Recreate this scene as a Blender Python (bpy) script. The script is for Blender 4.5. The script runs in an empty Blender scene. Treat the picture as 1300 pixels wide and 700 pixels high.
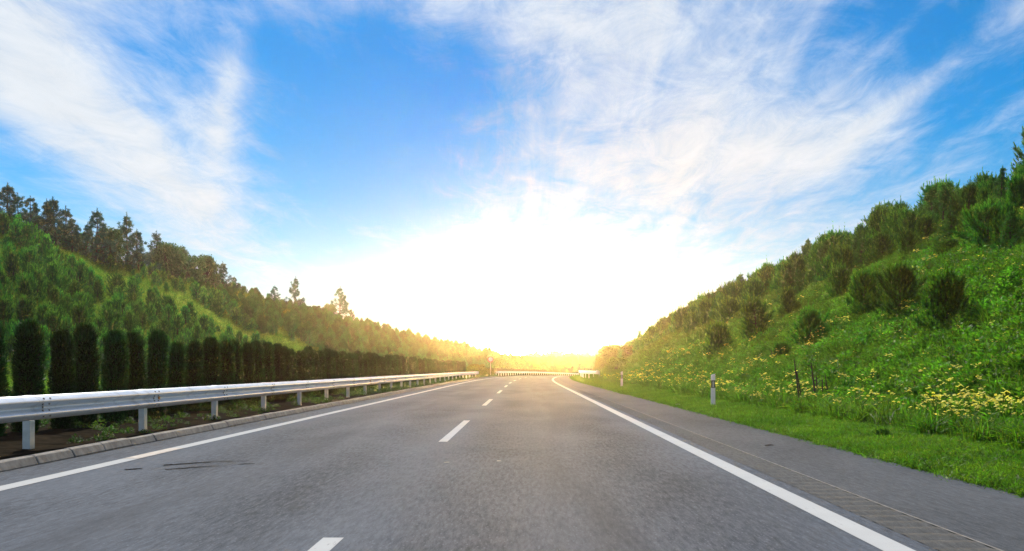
import bpy, math, random
import numpy as np
from mathutils import Vector

random.seed(7)
RNG = np.random.default_rng(11)
sc = bpy.context.scene
col = sc.collection
R = math.radians
FPX, VPX, VPY, EYE = 1330.0, 668.0, 468.0, 1.15      # focal length (px of the 1300 px photo), vanishing point, eye height

# ------------------------------------------------------------------ camera
cam_data = bpy.data.cameras.new('camera')
cam = bpy.data.objects.new('camera', cam_data)
col.objects.link(cam)
cam.location = (0, 0, EYE)
cam.rotation_euler = (R(90), 0, 0)
cam_data.sensor_width = 36.0
cam_data.lens = 36.0 * FPX / 1300.0
cam_data.shift_x = (650 - VPX) / 1300.0
cam_data.shift_y = (VPY - 350) / 1300.0
cam_data.clip_start = 0.1
cam_data.clip_end = 6000
sc.camera = cam

# ------------------------------------------------------------------ light, sky, exposure
SUN_EL, SUN_AZ = 42.0, -15.0         # degrees; azimuth from straight ahead (+Y) towards the right
SUN_STRENGTH, SUN_COLOR = 3.6, (1.0, 0.94, 0.84)
SKY_STRENGTH, EXPOSURE = 0.10, 0.90
GLOW_EL, GLOW_AZ, GLOW_E, GLOW_SIGMA = 0.9, 0.6, 5.2, 0.75     # warm patch added low in the sky over the road's end, lighting the haze
GLOW_COLOR = (1.0, 0.60, 0.16)
HAZE_DENSITY, HAZE_G = 0.00026, 0.86

sd = bpy.data.lights.new('sun', 'SUN')
sd.energy = SUN_STRENGTH; sd.color = SUN_COLOR; sd.angle = R(1.5)
sun = bpy.data.objects.new('sun', sd); col.objects.link(sun)
to_sun = Vector((math.sin(R(SUN_AZ)) * math.cos(R(SUN_EL)), math.cos(R(SUN_AZ)) * math.cos(R(SUN_EL)), math.sin(R(SUN_EL))))
sun.rotation_euler = to_sun.to_track_quat('Z', 'Y').to_euler()

world = bpy.data.worlds.new('World'); sc.world = world; world.use_nodes = True
world.cycles.sampling_method = 'MANUAL'; world.cycles.sample_map_resolution = 2048


class G:
    """small node-graph writer"""
    def __init__(s, nt): s.nt = nt; s.n = nt.nodes; s.l = nt.links
    def node(s, t, **kw):
        n = s.n.new(t)
        for k, v in kw.items():
            if k.startswith('in_'):
                continue
            setattr(n, k, v)
        return n
    def put(s, sock, v):
        if isinstance(v, bpy.types.NodeSocket): s.l.new(v, sock)
        elif v is not None: sock.default_value = v
    def m(s, op, a, b=None, c=None, clamp=False):
        n = s.n.new('ShaderNodeMath'); n.operation = op; n.use_clamp = clamp
        s.put(n.inputs[0], a); s.put(n.inputs[1], b); s.put(n.inputs[2], c)
        return n.outputs[0]
    def comb(s, x, y, z):
        n = s.n.new('ShaderNodeCombineXYZ'); s.put(n.inputs[0], x); s.put(n.inputs[1], y); s.put(n.inputs[2], z)
        return n.outputs[0]
    def noise(s, vec, scale, detail=4, rough=0.55, dist=0.0, lac=2.0, out=0):
        n = s.n.new('ShaderNodeTexNoise'); n.noise_dimensions = '3D'
        if vec is not None: s.l.new(vec, n.inputs['Vector'])
        n.inputs['Scale'].default_value = scale; n.inputs['Detail'].default_value = detail
        n.inputs['Roughness'].default_value = rough; n.inputs['Distortion'].default_value = dist
        n.inputs['Lacunarity'].default_value = lac
        return n.outputs[out]
    def ramp(s, fac, stops):
        n = s.n.new('ShaderNodeValToRGB'); s.put(n.inputs[0], fac)
        e = n.color_ramp.elements
        while len(e) < len(stops): e.new(0.5)
        for q, (p, c) in zip(e, stops):
            q.position = p; q.color = c if len(c) == 4 else (*c, 1)
        return n.outputs[0]
    def mix(s, fac, a, b, mode='MIX'):
        n = s.n.new('ShaderNodeMix'); n.data_type = 'RGBA'; n.blend_type = mode
        s.put(n.inputs['Factor'], fac)
        ca = [q for q in n.inputs if q.type == 'RGBA']
        for q, v in zip(ca, (a, b)):
            s.put(q, (*v, 1) if isinstance(v, tuple) and len(v) == 3 else v)
        return [q for q in n.outputs if q.type == 'RGBA'][0]
    def smooth(s, v, lo, hi, a=0.0, b=1.0):
        n = s.n.new('ShaderNodeMapRange'); n.interpolation_type = 'SMOOTHSTEP'
        s.put(n.inputs[0], v); n.inputs[1].default_value = lo; n.inputs[2].default_value = hi
        n.inputs[3].default_value = a; n.inputs[4].default_value = b
        return n.outputs[0]


def build_sky():
    g = G(world.node_tree)
    bg = g.n['Background']; bg.inputs['Strength'].default_value = SKY_STRENGTH
    sky = g.node('ShaderNodeTexSky', sky_type='NISHITA')
    sky.sun_disc = False
    sky.sun_elevation = R(SUN_EL); sky.sun_rotation = R(SUN_AZ)
    sky.altitude = 200; sky.air_density = 1.0; sky.dust_density = 0.2; sky.ozone_density = 3.0
    hs = g.node('ShaderNodeHueSaturation')
    g.l.new(sky.outputs[0], hs.inputs['Color'])
    hs.inputs['Hue'].default_value = 0.5; hs.inputs['Saturation'].default_value = 1.7; hs.inputs['Value'].default_value = 0.57
    tc = g.node('ShaderNodeTexCoord')
    nrm = g.node('ShaderNodeVectorMath', operation='NORMALIZE'); g.l.new(tc.outputs['Generated'], nrm.inputs[0])
    d = nrm.outputs[0]
    sp = g.node('ShaderNodeSeparateXYZ'); g.l.new(d, sp.inputs[0])
    x, y, z = sp.outputs
    zc = g.m('ADD', g.m('MAXIMUM', z, 0.0), 0.07)
    u = g.m('DIVIDE', x, zc); v = g.m('DIVIDE', y, zc)
    az = g.m('ARCTAN2', x, y); el = g.m('ARCSINE', z)

    def blob(px, py, sx, sy, ang=0):          # soft patch of the sky, centre given by its direction
        a, b = (px - VPX) / FPX, (VPY - py) / FPX
        A = math.atan(a); E = math.atan(b * math.cos(A))
        c, s_ = math.cos(R(ang)), math.sin(R(ang))
        dx, dy = g.m('SUBTRACT', az, A), g.m('SUBTRACT', el, E)
        p = g.m('ADD', g.m('MULTIPLY', dx, c * FPX / sx), g.m('MULTIPLY', dy, s_ * FPX / sx))
        q = g.m('ADD', g.m('MULTIPLY', dx, -s_ * FPX / sy), g.m('MULTIPLY', dy, c * FPX / sy))
        r2 = g.m('ADD', g.m('MULTIPLY', p, p), g.m('MULTIPLY', q, q))
        return g.m('EXPONENT', g.m('MULTIPLY', r2, -0.5))

    # wispy cirrus drawn out along the road's direction
    uv = g.comb(g.m('MULTIPLY', u, 1.0), g.m('MULTIPLY', v, 0.45), 0.0)
    wn = g.noise(uv, 1.1, 3, 0.5, 0, out=1)
    wv = g.node('ShaderNodeVectorMath', operation='MULTIPLY_ADD')
    g.l.new(wn, wv.inputs[0]); wv.inputs[1].default_value = (0.55, 0.55, 0.0); g.l.new(uv, wv.inputs[2])
    n_big = g.noise(wv.outputs[0], 1.6, 8, 0.58, 0.3)
    n_str = g.noise(g.comb(g.m('MULTIPLY', u, 3.4), g.m('MULTIPLY', v, 0.50), 3.7), 1.3, 9, 0.66, 0.7)
    n_fine = g.noise(wv.outputs[0], 6.5, 10, 0.70, 0.5)
    cov = None
    def acc(w, bl):
        nonlocal cov
        t = g.m('MULTIPLY', bl, w)
        cov = t if cov is None else g.m('ADD', cov, t)
    # cloudier towards the horizon
    acc(-0.06, g.smooth(el, R(11.0), R(2.0)))
    acc(-0.32, blob(680, 330, 240, 95))
    # banks of cloud and gaps of blue
    acc(0.26, blob(850, 160, 190, 90, 20))
    acc(0.22, blob(700, 30, 110, 60))
    acc(0.34, blob(150, 200, 190, 40, -32))
    acc(0.38, blob(287, 130, 16, 75, -8))
    acc(0.34, blob(60, 60, 70, 60, -40))
    acc(0.16, blob(640, 265, 90, 35, 20))
    acc(0.18, blob(1000, 230, 110, 60, 20))
    acc(0.24, blob(1190, 95, 170, 11, 36))
    acc(0.20, blob(1130, 55, 110, 9, 38))
    acc(-0.55, blob(455, 180, 100, 85, 20))
    acc(-0.26, blob(430, 60, 110, 45))
    acc(-0.32, blob(600, 115, 65, 50))
    acc(-0.50, blob(1120, 30, 120, 45, 10))
    acc(-0.34, blob(1250, 130, 80, 65, 20))
    acc(-0.20, blob(180, 65, 60, 40))
    acc(-0.34, blob(30, 225, 90, 25, -30))
    acc(-0.16, blob(560, 275, 40, 22))
    dens = g.m('ADD', g.m('ADD', cov, 0.50),
               g.m('ADD', g.m('MULTIPLY', g.m('SUBTRACT', n_big, 0.5), 0.95),
                   g.m('ADD', g.m('MULTIPLY', g.m('SUBTRACT', n_str, 0.5), 0.75),
                       g.m('MULTIPLY', g.m('SUBTRACT', n_fine, 0.5), 0.75))))
    cl = g.smooth(dens, 0.06, 1.02)
    # brightness of the cloud: forward-scattered sunlight near the sun
    dt = g.node('ShaderNodeVectorMath', operation='DOT_PRODUCT'); g.l.new(d, dt.inputs[0]); dt.inputs[1].default_value = to_sun
    ca = g.m('MAXIMUM', dt.outputs['Value'], 0.0)
    lobe = g.m('ADD', g.m('MULTIPLY', g.m('POWER', ca, 40.0), 1.2), g.m('MULTIPLY', g.m('POWER', ca, 300.0), 2.5))
    shade = g.m('ADD', 0.86, g.m('MULTIPLY', g.m('SUBTRACT', n_fine, 0.5), 0.25))
    bright = g.m('ADD', g.m('MULTIPLY', lobe, 0.15), shade)
    ccol = g.node('ShaderNodeVectorMath', operation='SCALE'); ccol.inputs[0].default_value = (4.8, 5.2, 5.65)
    g.l.new(bright, ccol.inputs['Scale'])
    out = g.mix(cl, hs.outputs['Color'], ccol.outputs[0])
    gd = Vector((math.sin(R(GLOW_AZ)) * math.cos(R(GLOW_EL)), math.cos(R(GLOW_AZ)) * math.cos(R(GLOW_EL)), math.sin(R(GLOW_EL))))
    ds = g.node('ShaderNodeVectorMath', operation='DISTANCE'); g.l.new(d, ds.inputs[0]); ds.inputs[1].default_value = gd
    sg_ = R(GLOW_SIGMA)
    amp = GLOW_E / (2 * math.pi * sg_ ** 2) / SKY_STRENGTH
    q2 = g.m('MULTIPLY', ds.outputs['Value'], ds.outputs['Value'])
    gl = g.m('MULTIPLY', g.m('EXPONENT', g.m('MULTIPLY', q2, -0.5 / sg_ ** 2)), amp)
    gc = g.node('ShaderNodeVectorMath', operation='SCALE'); gc.inputs[0].default_value = GLOW_COLOR; g.l.new(gl, gc.inputs['Scale'])
    ad = g.node('ShaderNodeVectorMath', operation='ADD'); g.l.new(out, ad.inputs[0]); g.l.new(gc.outputs[0], ad.inputs[1])
    out = ad.outputs[0]
    g.l.new(out, bg.inputs['Color'])
    return hs, sky
build_sky()

sc.view_settings.view_transform = 'Standard'
sc.view_settings.look = 'None'
sc.view_settings.gamma = 1.0
sc.view_settings.exposure = EXPOSURE
sc.view_settings.use_curve_mapping = False
sc.render.engine = 'CYCLES'
cy = sc.cycles
cy.use_denoising = True; cy.denoising_prefilter = 'NONE'
try: cy.denoiser = 'OPENIMAGEDENOISE'
except Exception: pass
cy.max_bounces = 6; cy.diffuse_bounces = 3; cy.glossy_bounces = 2; cy.transmission_bounces = 3
cy.volume_bounces = 0; cy.transparent_max_bounces = 6
cy.sample_clamp_indirect = 4.0
cy.use_adaptive_sampling = True; cy.adaptive_threshold = 0.005
cy.caustics_reflective = False; cy.caustics_refractive = False

# ------------------------------------------------------------------ the road's course (s along, l across to the right)
S0, S1, DS = -60.0, 720.0, 1.0
_s = np.arange(S0, S1 + DS, DS)
_k = np.clip((_s - 65) / 30, 0, 1) / 1150.0 * np.clip((620 - _s) / 80, 0, 1)
_h = np.cumsum(_k) * DS
_cx = np.cumsum(np.sin(_h)) * DS; _cy = np.cumsum(np.cos(_h)) * DS
_i0 = int(round(-S0 / DS)); _cx -= _cx[_i0]; _cy -= _cy[_i0]

def dz(s):
    s = np.asarray(s, float)
    t = np.clip(s - 120, 0, 260)
    return -(t ** 2) / 30000.0 - np.clip(s - 380, 0, 400) * 0.004

def P(s, l, z):
    s = np.asarray(s, float); l = np.asarray(l, float)
    h = np.interp(s, _s, _h)
    x = np.interp(s, _s, _cx) + np.cos(h) * l
    y = np.interp(s, _s, _cy) - np.sin(h) * l
    zz = np.asarray(z, float) + dz(s)
    return np.stack(np.broadcast_arrays(x, y, zz), -1)

def head(s): return float(np.interp(s, _s, _h))

def wob(s, l, f, seed=0.0):
    return (np.sin(s * f + l * f * 1.7 + seed) + np.sin(s * f * 2.3 - l * f * 1.1 + seed * 2.1) * 0.6 +
            np.sin(s * f * 0.7 + l * f * 3.1 + seed * 0.7) * 0.5 + np.sin(s * f * 4.9 + l * f * 4.1 + seed) * 0.25) / 2.35

def hright(s): return np.interp(s, [-60, 75, 120, 160, 200, 260, 400, 720], [9.6, 9.6, 7.8, 5.0, 3.0, 1.2, 1.0, 1.5])
def hleft(s): return np.interp(s, [-60, 130, 200, 250, 300, 350, 420, 520, 720], [11.6, 11.6, 9.4, 7.5, 5.6, 4.2, 4.6, 6.5, 8.0])

def smin(a, b, k):
    h = np.clip(0.5 + 0.5 * (b - a) / k, 0, 1)
    return b * (1 - h) + a * h - k * h * (1 - h)

def hgt(s, l):
    s, l = np.broadcast_arrays(np.asarray(s, float), np.asarray(l, float))
    z = np.zeros(l.shape)
    # right verge and cut slope
    r = l > 4.5
    t = np.clip((l - 4.5) / 1.2, 0, 1)
    vr = 0.012 + 0.05 * t + 0.03 * wob(s, l, 1.1) * t
    up = np.clip(l - 7.8, 0, None)
    a = 0.6 * np.sqrt(up ** 2 + 0.5) - 0.6 * math.sqrt(0.5)
    a = smin(a, hright(s) + 0.03 * np.minimum(up, 60), 2.0)
    a = np.maximum(a, 0) + np.clip(up / 4, 0, 1) * (0.35 * wob(s, l, 0.35, 1.0) + 0.16 * wob(s, l, 1.3, 2.0))
    z = np.where(r, vr + a, z)
    # median
    md = (l < -5.9) & (l > -9.7)
    z = np.where(md, 0.085 + 0.03 * wob(s, l, 2.1, 3.0) + 0.05 * np.clip((-l - 6.3) / 1, 0, 1), z)
    # left cut slope beyond the other carriageway
    lf = l <= -20.7
    up = np.clip(-l - 23.3, 0, None)
    a = 0.66 * np.sqrt(up ** 2 + 0.6) - 0.66 * math.sqrt(0.6)
    a = smin(a, hleft(s) + 0.02 * np.minimum(up, 60), 2.0)
    a = np.maximum(a, 0) + np.clip(up / 4, 0, 1) * (0.45 * wob(s, l, 0.22, 4.0) + 0.2 * wob(s, l, 0.9, 5.0))
    z = np.where(lf, 0.03 + a, z)
    rd = ((l >= -5.9) & (l <= 4.5)) | ((l <= -9.7) & (l > -20.7))
    z = np.where(rd, -0.06, z)
    return z

def proj(p):
    """world point -> photo pixel (used only to find where on the ground a thing stands)"""
    return VPX + FPX * p[0] / p[1], VPY - FPX * (p[2] - EYE) / p[1]

def find_s(px, l):
    s = np.arange(8, 500, 0.5)
    p = P(s, l, 0)
    return float(s[np.argmin(np.abs(VPX + FPX * p[:, 0] / p[:, 1] - px))])

def find_ground(px, py, side):
    ls = np.arange(4.6, 30, 0.25) if side > 0 else -np.arange(21, 46, 0.25)
    best = None
    for l in ls:
        s = find_s(px, l)
        q = proj(P(s, l, hgt(s, l)))
        e = abs(q[1] - py) + 0.2 * abs(q[0] - px)
        if best is None or e < best[0]: best = (e, s, float(l))
    return best[1], best[2]

# ------------------------------------------------------------------ object helpers
def tag(o, label=None, cat=None, group=None, kind=None):
    if label: o['label'] = label
    if cat: o['category'] = cat
    if group: o['group'] = group
    if kind: o['kind'] = kind
    return o

def empty(name, loc, rz=0.0):
    o = bpy.data.objects.new(name, None); col.objects.link(o)
    o.empty_display_size = 0.2
    o.location = tuple(float(q) for q in loc); o.rotation_euler = (0, 0, rz)
    return o

def link(name, mesh, mat=None, parent=None):
    o = bpy.data.objects.new(name, mesh); col.objects.link(o)
    if mat is not None and not mesh.materials: mesh.materials.append(mat)
    if parent is not None: o.parent = parent
    return o

def npmesh(name, V, F, mat=None, smooth=False):
    """V (n,3); F (m,3) or (m,4) int"""
    V = np.asarray(V, np.float32); F = np.asarray(F, np.int32)
    k = F.shape[1]
    me = bpy.data.meshes.new(name)
    me.vertices.add(len(V)); me.vertices.foreach_set('co', V.ravel())
    me.loops.add(F.size); me.loops.foreach_set('vertex_index', F.ravel())
    me.polygons.add(len(F)); me.polygons.foreach_set('loop_start', np.arange(0, F.size, k, dtype=np.int32))
    me.update(calc_edges=True)
    if smooth: me.polygons.foreach_set('use_smooth', np.ones(len(F), bool))
    if mat: me.materials.append(mat)
    return me

class MB:
    """collects polygons for one mesh"""
    def __init__(s): s.v = []; s.f = []
    def add(s, vs, fs):
        b = len(s.v); s.v += [tuple(float(c) for c in q) for q in vs]; s.f += [tuple(i + b for i in q) for q in fs]
    def box(s, c, d, rz=0.0, top=1.0):
        (cx, cy_, cz), (a, b, h) = c, (d[0] / 2, d[1] / 2, d[2] / 2)
        C, S = math.cos(rz), math.sin(rz); vs = []
        for zz, k in ((-h, 1), (h, top)):
            for xx, yy in ((-a, -b), (a, -b), (a, b), (-a, b)):
                xx *= k; yy *= k
                vs.append((cx + xx * C - yy * S, cy_ + xx * S + yy * C, cz + zz))
        s.add(vs, [(3, 2, 1, 0), (4, 5, 6, 7), (0, 1, 5, 4), (1, 2, 6, 5), (2, 3, 7, 6), (3, 0, 4, 7)])
    def tube(s, pts, rad, n=6, caps=True):
        pts = [Vector(p) for p in pts]; b = len(s.v)
        for i, p in enumerate(pts):
            t = (pts[min(i + 1, len(pts) - 1)] - pts[max(i - 1, 0)]).normalized()
            a = Vector((1, 0, 0)) if abs(t.x) < 0.9 else Vector((0, 1, 0))
            e1 = t.cross(a).normalized(); e2 = t.cross(e1)
            r = rad[i] if isinstance(rad, (list, tuple)) else rad
            for k in range(n):
                q = p + e1 * (r * math.cos(2 * math.pi * k / n)) + e2 * (r * math.sin(2 * math.pi * k / n))
                s.v.append((q.x, q.y, q.z))
        for i in range(len(pts) - 1):
            for k in range(n):
                k2 = (k + 1) % n
                s.f.append((b + i * n + k, b + i * n + k2, b + (i + 1) * n + k2, b + (i + 1) * n + k))
        if caps:
            s.f.append(tuple(b + k for k in range(n))[::-1]); e = b + (len(pts) - 1) * n
            s.f.append(tuple(e + k for k in range(n)))
    def mesh(s, name, mat=None, smooth=False):
        me = bpy.data.meshes.new(name); me.from_pydata(s.v, [], s.f); me.update()
        if smooth:
            for p in me.polygons: p.use_smooth = True
        if mat: me.materials.append(mat)
        return me

# ------------------------------------------------------------------ materials
def newmat(name):
    m = bpy.data.materials.new(name); m.use_nodes = True
    g = G(m.node_tree); b = g.n['Principled BSDF']
    return m, g, b

def objco(g):
    t = g.node('ShaderNodeTexCoord'); return t.outputs['Object']

def posco(g):
    t = g.node('ShaderNodeNewGeometry'); return t.outputs['Position']

def stretch(g, vec, sx, sy, sz):
    n = g.node('ShaderNodeMapping'); g.l.new(vec, n.inputs[0]); n.inputs['Scale'].default_value = (sx, sy, sz)
    return n.outputs[0]

def asphalt(name, dark, light, tint=(1, 1, 1), lanes=False):
    m, g, b = newmat(name)
    p = posco(g)
    agg = g.noise(p, 95, 2, 0.6)                                        # aggregate
    drawn = g.noise(stretch(g, p, 26, 3.2, 1), 1.0, 5, 0.72, 0.2)       # rubbed in the direction of travel
    chips = g.node('ShaderNodeTexVoronoi'); g.l.new(stretch(g, p, 34, 9, 1), chips.inputs['Vector']); chips.inputs['Scale'].default_value = 1.0
    patch = g.noise(stretch(g, p, 0.55, 0.16, 1), 1.0, 4, 0.6, 0.4)
    v = g.m('ADD', g.m('MULTIPLY', agg, 0.30), g.m('ADD', g.m('MULTIPLY', drawn, 0.55), g.m('MULTIPLY', patch, 0.40)))
    v = g.m('ADD', v, g.m('MULTIPLY', g.smooth(chips.outputs['Distance'], 0.32, 0.02), 0.16))
    c = g.ramp(v, [(0.50, tuple(dark * t for t in tint)), (0.66, tuple((dark + light) / 2 * t for t in tint)), (0.84, tuple(light * t for t in tint))])
    if lanes:                                                           # polished wheel paths
        sx = g.node('ShaderNodeSeparateXYZ'); g.l.new(p, sx.inputs[0])
        w = g.m('MULTIPLY', g.m('ADD', g.m('SINE', g.m('MULTIPLY', sx.outputs[0], 3.55)), 1.0), 0.5)
        w = g.m('MULTIPLY', w, g.m('ADD', 0.3, g.noise(stretch(g, p, 0.8, 0.05, 1), 1.0, 3)))
        c = g.mix(g.m('MULTIPLY', w, 0.30, clamp=True), c, tuple(light * 1.15 * t for t in tint))
    if lanes:                                                           # oil drip band in the middle of each lane, sealed joint streaks
        for cx_ in (0.52, -3.15):
            dd = g.m('MULTIPLY', g.m('SUBTRACT', sx.outputs[0], cx_), 2.4)
            ob = g.m('EXPONENT', g.m('MULTIPLY', g.m('MULTIPLY', dd, dd), -1.0))
            ob = g.m('MULTIPLY', ob, g.smooth(g.noise(stretch(g, p, 1.6, 0.10, 1), 1.0, 5, 0.65), 0.36, 0.64))
            c = g.mix(g.m('MULTIPLY', ob, 0.42, clamp=True), c, (0.030, 0.031, 0.035))
    g.l.new(c, b.inputs['Base Color'])
    b.inputs['Roughness'].default_value = 0.85
    b.inputs['Specular IOR Level'].default_value = 0.1
    bp = g.node('ShaderNodeBump'); bp.inputs['Strength'].default_value = 0.3; bp.inputs['Distance'].default_value = 0.004
    g.l.new(g.m('ADD', agg, g.m('MULTIPLY', drawn, 0.6)), bp.inputs['Height']); g.l.new(bp.outputs[0], b.inputs['Normal'])
    df = g.node('ShaderNodeBsdfDiffuse'); g.l.new(c, df.inputs['Color']); df.inputs['Roughness'].default_value = 0.6; g.l.new(bp.outputs[0], df.inputs['Normal'])
    mx = g.node('ShaderNodeMixShader'); mx.inputs[0].default_value = 0.45      # dusty grain, only part of it with a sheen
    g.l.new(df.outputs[0], mx.inputs[1]); g.l.new(b.outputs[0], mx.inputs[2]); g.l.new(mx.outputs[0], g.n['Material Output'].inputs[0])
    return m

def noisy(name, c0, c1, scale=8.0, rough=0.9, metallic=0.0, bump=0.0, detail=5, spec=0.3, strx=(1, 1, 1)):
    m, g, b = newmat(name)
    p = stretch(g, posco(g), *strx)
    n = g.noise(p, scale, detail, 0.62)
    g.l.new(g.ramp(n, [(0.32, c0), (0.68, c1)]), b.inputs['Base Color'])
    b.inputs['Roughness'].default_value = rough; b.inputs['Metallic'].default_value = metallic
    b.inputs['Specular IOR Level'].default_value = spec
    if bump:
        bp = g.node('ShaderNodeBump'); bp.inputs['Strength'].default_value = 0.6; bp.inputs['Distance'].default_value = bump
        g.l.new(n, bp.inputs['Height']); g.l.new(bp.outputs[0], b.inputs['Normal'])
    return m

def foliage(name, c0, c1, trans=0.35, tcol=None, vary=0.3, nscale=3.0, hue=0.02):
    m = bpy.data.materials.new(name); m.use_nodes = True
    g = G(m.node_tree); g.n.clear()
    out = g.node('ShaderNodeOutputMaterial')
    oi = g.node('ShaderNodeObjectInfo')
    n = g.noise(posco(g), nscale, 3, 0.6)
    c = g.ramp(n, [(0.3, c0), (0.7, c1)])
    hs = g.node('ShaderNodeHueSaturation'); g.l.new(c, hs.inputs['Color'])
    g.l.new(g.m('ADD', g.m('MULTIPLY', oi.outputs['Random'], 2 * hue), 0.5 - hue), hs.inputs['Hue'])
    ri = g.node('ShaderNodeNewGeometry').outputs['Random Per Island']        # every blade or leaf has its own tone
    vv = g.m('ADD', g.m('MULTIPLY', oi.outputs['Random'], 2 * vary), 1 - vary)
    g.l.new(g.m('MULTIPLY', vv, g.m('ADD', 0.55, g.m('MULTIPLY', ri, 0.9))), hs.inputs['Value'])
    df = g.node('ShaderNodeBsdfPrincipled'); g.l.new(hs.outputs[0], df.inputs['Base Color'])
    df.inputs['Roughness'].default_value = 0.6; df.inputs['Specular IOR Level'].default_value = 0.25
    tr = g.node('ShaderNodeBsdfTranslucent')
    tm = g.mix(1.0, hs.outputs[0], tcol or (1.05, 1.4, 0.55), 'MULTIPLY'); g.l.new(tm, tr.inputs['Color'])
    mx = g.node('ShaderNodeMixShader'); mx.inputs[0].default_value = trans
    g.l.new(df.outputs[0], mx.inputs[1]); g.l.new(tr.outputs[0], mx.inputs[2]); g.l.new(mx.outputs[0], out.inputs[0])
    return m

M_ROAD = asphalt('asphalt', 0.045, 0.165, (0.83, 0.96, 1.19), True)
M_SHOULDER = asphalt('asphalt_shoulder', 0.055, 0.135, (0.88, 0.97, 1.12))
M_STRIP = asphalt('asphalt_rumble', 0.066, 0.145, (1.0, 1.0, 1.0))
M_OPP = asphalt('asphalt_opposite', 0.07, 0.16)
M_TAR = noisy('tar', (0.012, 0.012, 0.012), (0.03, 0.028, 0.026), 20, 0.95, spec=0.0)
M_CONC = noisy('kerb_concrete', (0.10, 0.095, 0.09), (0.21, 0.20, 0.19), 6, 0.9, bump=0.01)
M_SOIL = noisy('soil', (0.009, 0.008, 0.006), (0.030, 0.024, 0.017), 4, 1.0, bump=0.03, spec=0.0)
M_ZINC = None

def paint_mat():
    m, g, b = newmat('road_paint')
    p = posco(g)
    n = g.noise(stretch(g, p, 30, 4, 1), 1.0, 5, 0.7); n2 = g.noise(p, 1.2, 4, 0.6)
    w = g.m('MULTIPLY', g.smooth(n, 0.56, 0.74), g.smooth(n2, 0.40, 0.66), clamp=True)
    g.l.new(g.mix(w, g.mix(n2, (0.33, 0.34, 0.35), (0.43, 0.44, 0.45)), (0.17, 0.17, 0.17)), b.inputs['Base Color'])
    b.inputs['Roughness'].default_value = 1.0; b.inputs['Specular IOR Level'].default_value = 0.0
    return m
M_PAINT = paint_mat()
M_STAIN = noisy('stained_paint', (0.22, 0.19, 0.17), (0.36, 0.34, 0.32), 7, 0.8)

def zinc_mat():
    m, g, b = newmat('galvanised_steel')
    p = posco(g)
    n = g.noise(stretch(g, p, 1, 0.25, 3), 5, 5, 0.6); n2 = g.noise(p, 45, 2, 0.6)
    c = g.ramp(g.m('ADD', g.m('MULTIPLY', n, 0.7), g.m('MULTIPLY', n2, 0.3)), [(0.3, (0.62, 0.65, 0.69)), (0.7, (0.80, 0.83, 0.87))])
    dirt = g.smooth(g.noise(stretch(g, p, 1.2, 2.2, 0.6), 1.6, 6, 0.68), 0.50, 0.72)
    c = g.mix(g.m('MULTIPLY', dirt, 0.45), c, (0.26, 0.25, 0.23))
    g.l.new(c, b.inputs['Base Color'])
    b.inputs['Metallic'].default_value = 0.6
    g.l.new(g.m('ADD', 0.30, g.m('MULTIPLY', n, 0.25)), b.inputs['Roughness'])
    return m
M_ZINC = zinc_mat()
M_BOLT = noisy('bolt_steel', (0.16, 0.16, 0.16), (0.32, 0.31, 0.30), 30, 0.5, 0.8)
M_WHITE = noisy('white_plastic', (0.74, 0.74, 0.74), (0.82, 0.82, 0.83), 5, 0.45)
M_BLACK = noisy('black_plastic', (0.018, 0.018, 0.018), (0.035, 0.035, 0.035), 5, 0.5)
M_REFL = noisy('reflector', (0.55, 0.56, 0.58), (0.70, 0.72, 0.74), 60, 0.25, 0.4)
M_AMBER = noisy('amber_reflector', (0.55, 0.22, 0.02), (0.70, 0.30, 0.04), 60, 0.3)
M_SIGNRED = noisy('sign_red', (0.42, 0.02, 0.02), (0.52, 0.03, 0.03), 5, 0.5)
M_BARK = noisy('bark', (0.022, 0.017, 0.013), (0.060, 0.046, 0.034), 14, 0.9)
M_STEM = noisy('dead_wood', (0.035, 0.025, 0.018), (0.085, 0.06, 0.045), 12, 0.9)
M_PINE = foliage('young_pine_needles', (0.016, 0.090, 0.020), (0.052, 0.190, 0.036), 0.38, nscale=1.2, vary=0.35)
M_SHOOT = foliage('young_pine_shoots', (0.055, 0.21, 0.026), (0.12, 0.33, 0.044), 0.45, nscale=0.8, vary=0.35)
M_PINE2 = foliage('old_pine_needles', (0.010, 0.060, 0.034), (0.028, 0.105, 0.052), 0.22, (1.0, 1.3, 1.0), nscale=1.5)
M_PINE3 = foliage('right_pine_needles', (0.018, 0.076, 0.012), (0.056, 0.165, 0.020), 0.45, nscale=1.2, vary=0.3)
M_SHOOT2 = foliage('right_pine_shoots', (0.055, 0.170, 0.012), (0.125, 0.28, 0.022), 0.50, nscale=0.8, vary=0.3)
M_LEAF = foliage('shrub_leaves', (0.055, 0.095, 0.010), (0.135, 0.180, 0.022), 0.40, nscale=2.0)
M_LEAF2 = foliage('crest_leaves', (0.025, 0.075, 0.028), (0.06, 0.14, 0.05), 0.30, nscale=2.0)
M_HEDGE = foliage('hedge_foliage', (0.011, 0.040, 0.010), (0.030, 0.088, 0.018), 0.22, nscale=4.0, vary=0.30)
M_CORE = noisy('hedge_core', (0.008, 0.012, 0.006), (0.016, 0.02, 0.01), 10, 0.95)
M_GRASS = foliage('grass_blades', (0.048, 0.110, 0.009), (0.115, 0.195, 0.018), 0.45, nscale=0.7, vary=0.25)
M_GRASSL = foliage('slope_grass', (0.085, 0.165, 0.016), (0.17, 0.27, 0.034), 0.45, nscale=0.4, vary=0.25)
M_WEED = foliage('weed_leaves', (0.036, 0.110, 0.008), (0.15, 0.28, 0.024), 0.42, nscale=0.8, vary=0.35)
M_GRASSC = foliage('clearing_grass_blades', (0.16, 0.25, 0.024), (0.27, 0.36, 0.05), 0.45, nscale=0.6, vary=0.2)
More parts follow.
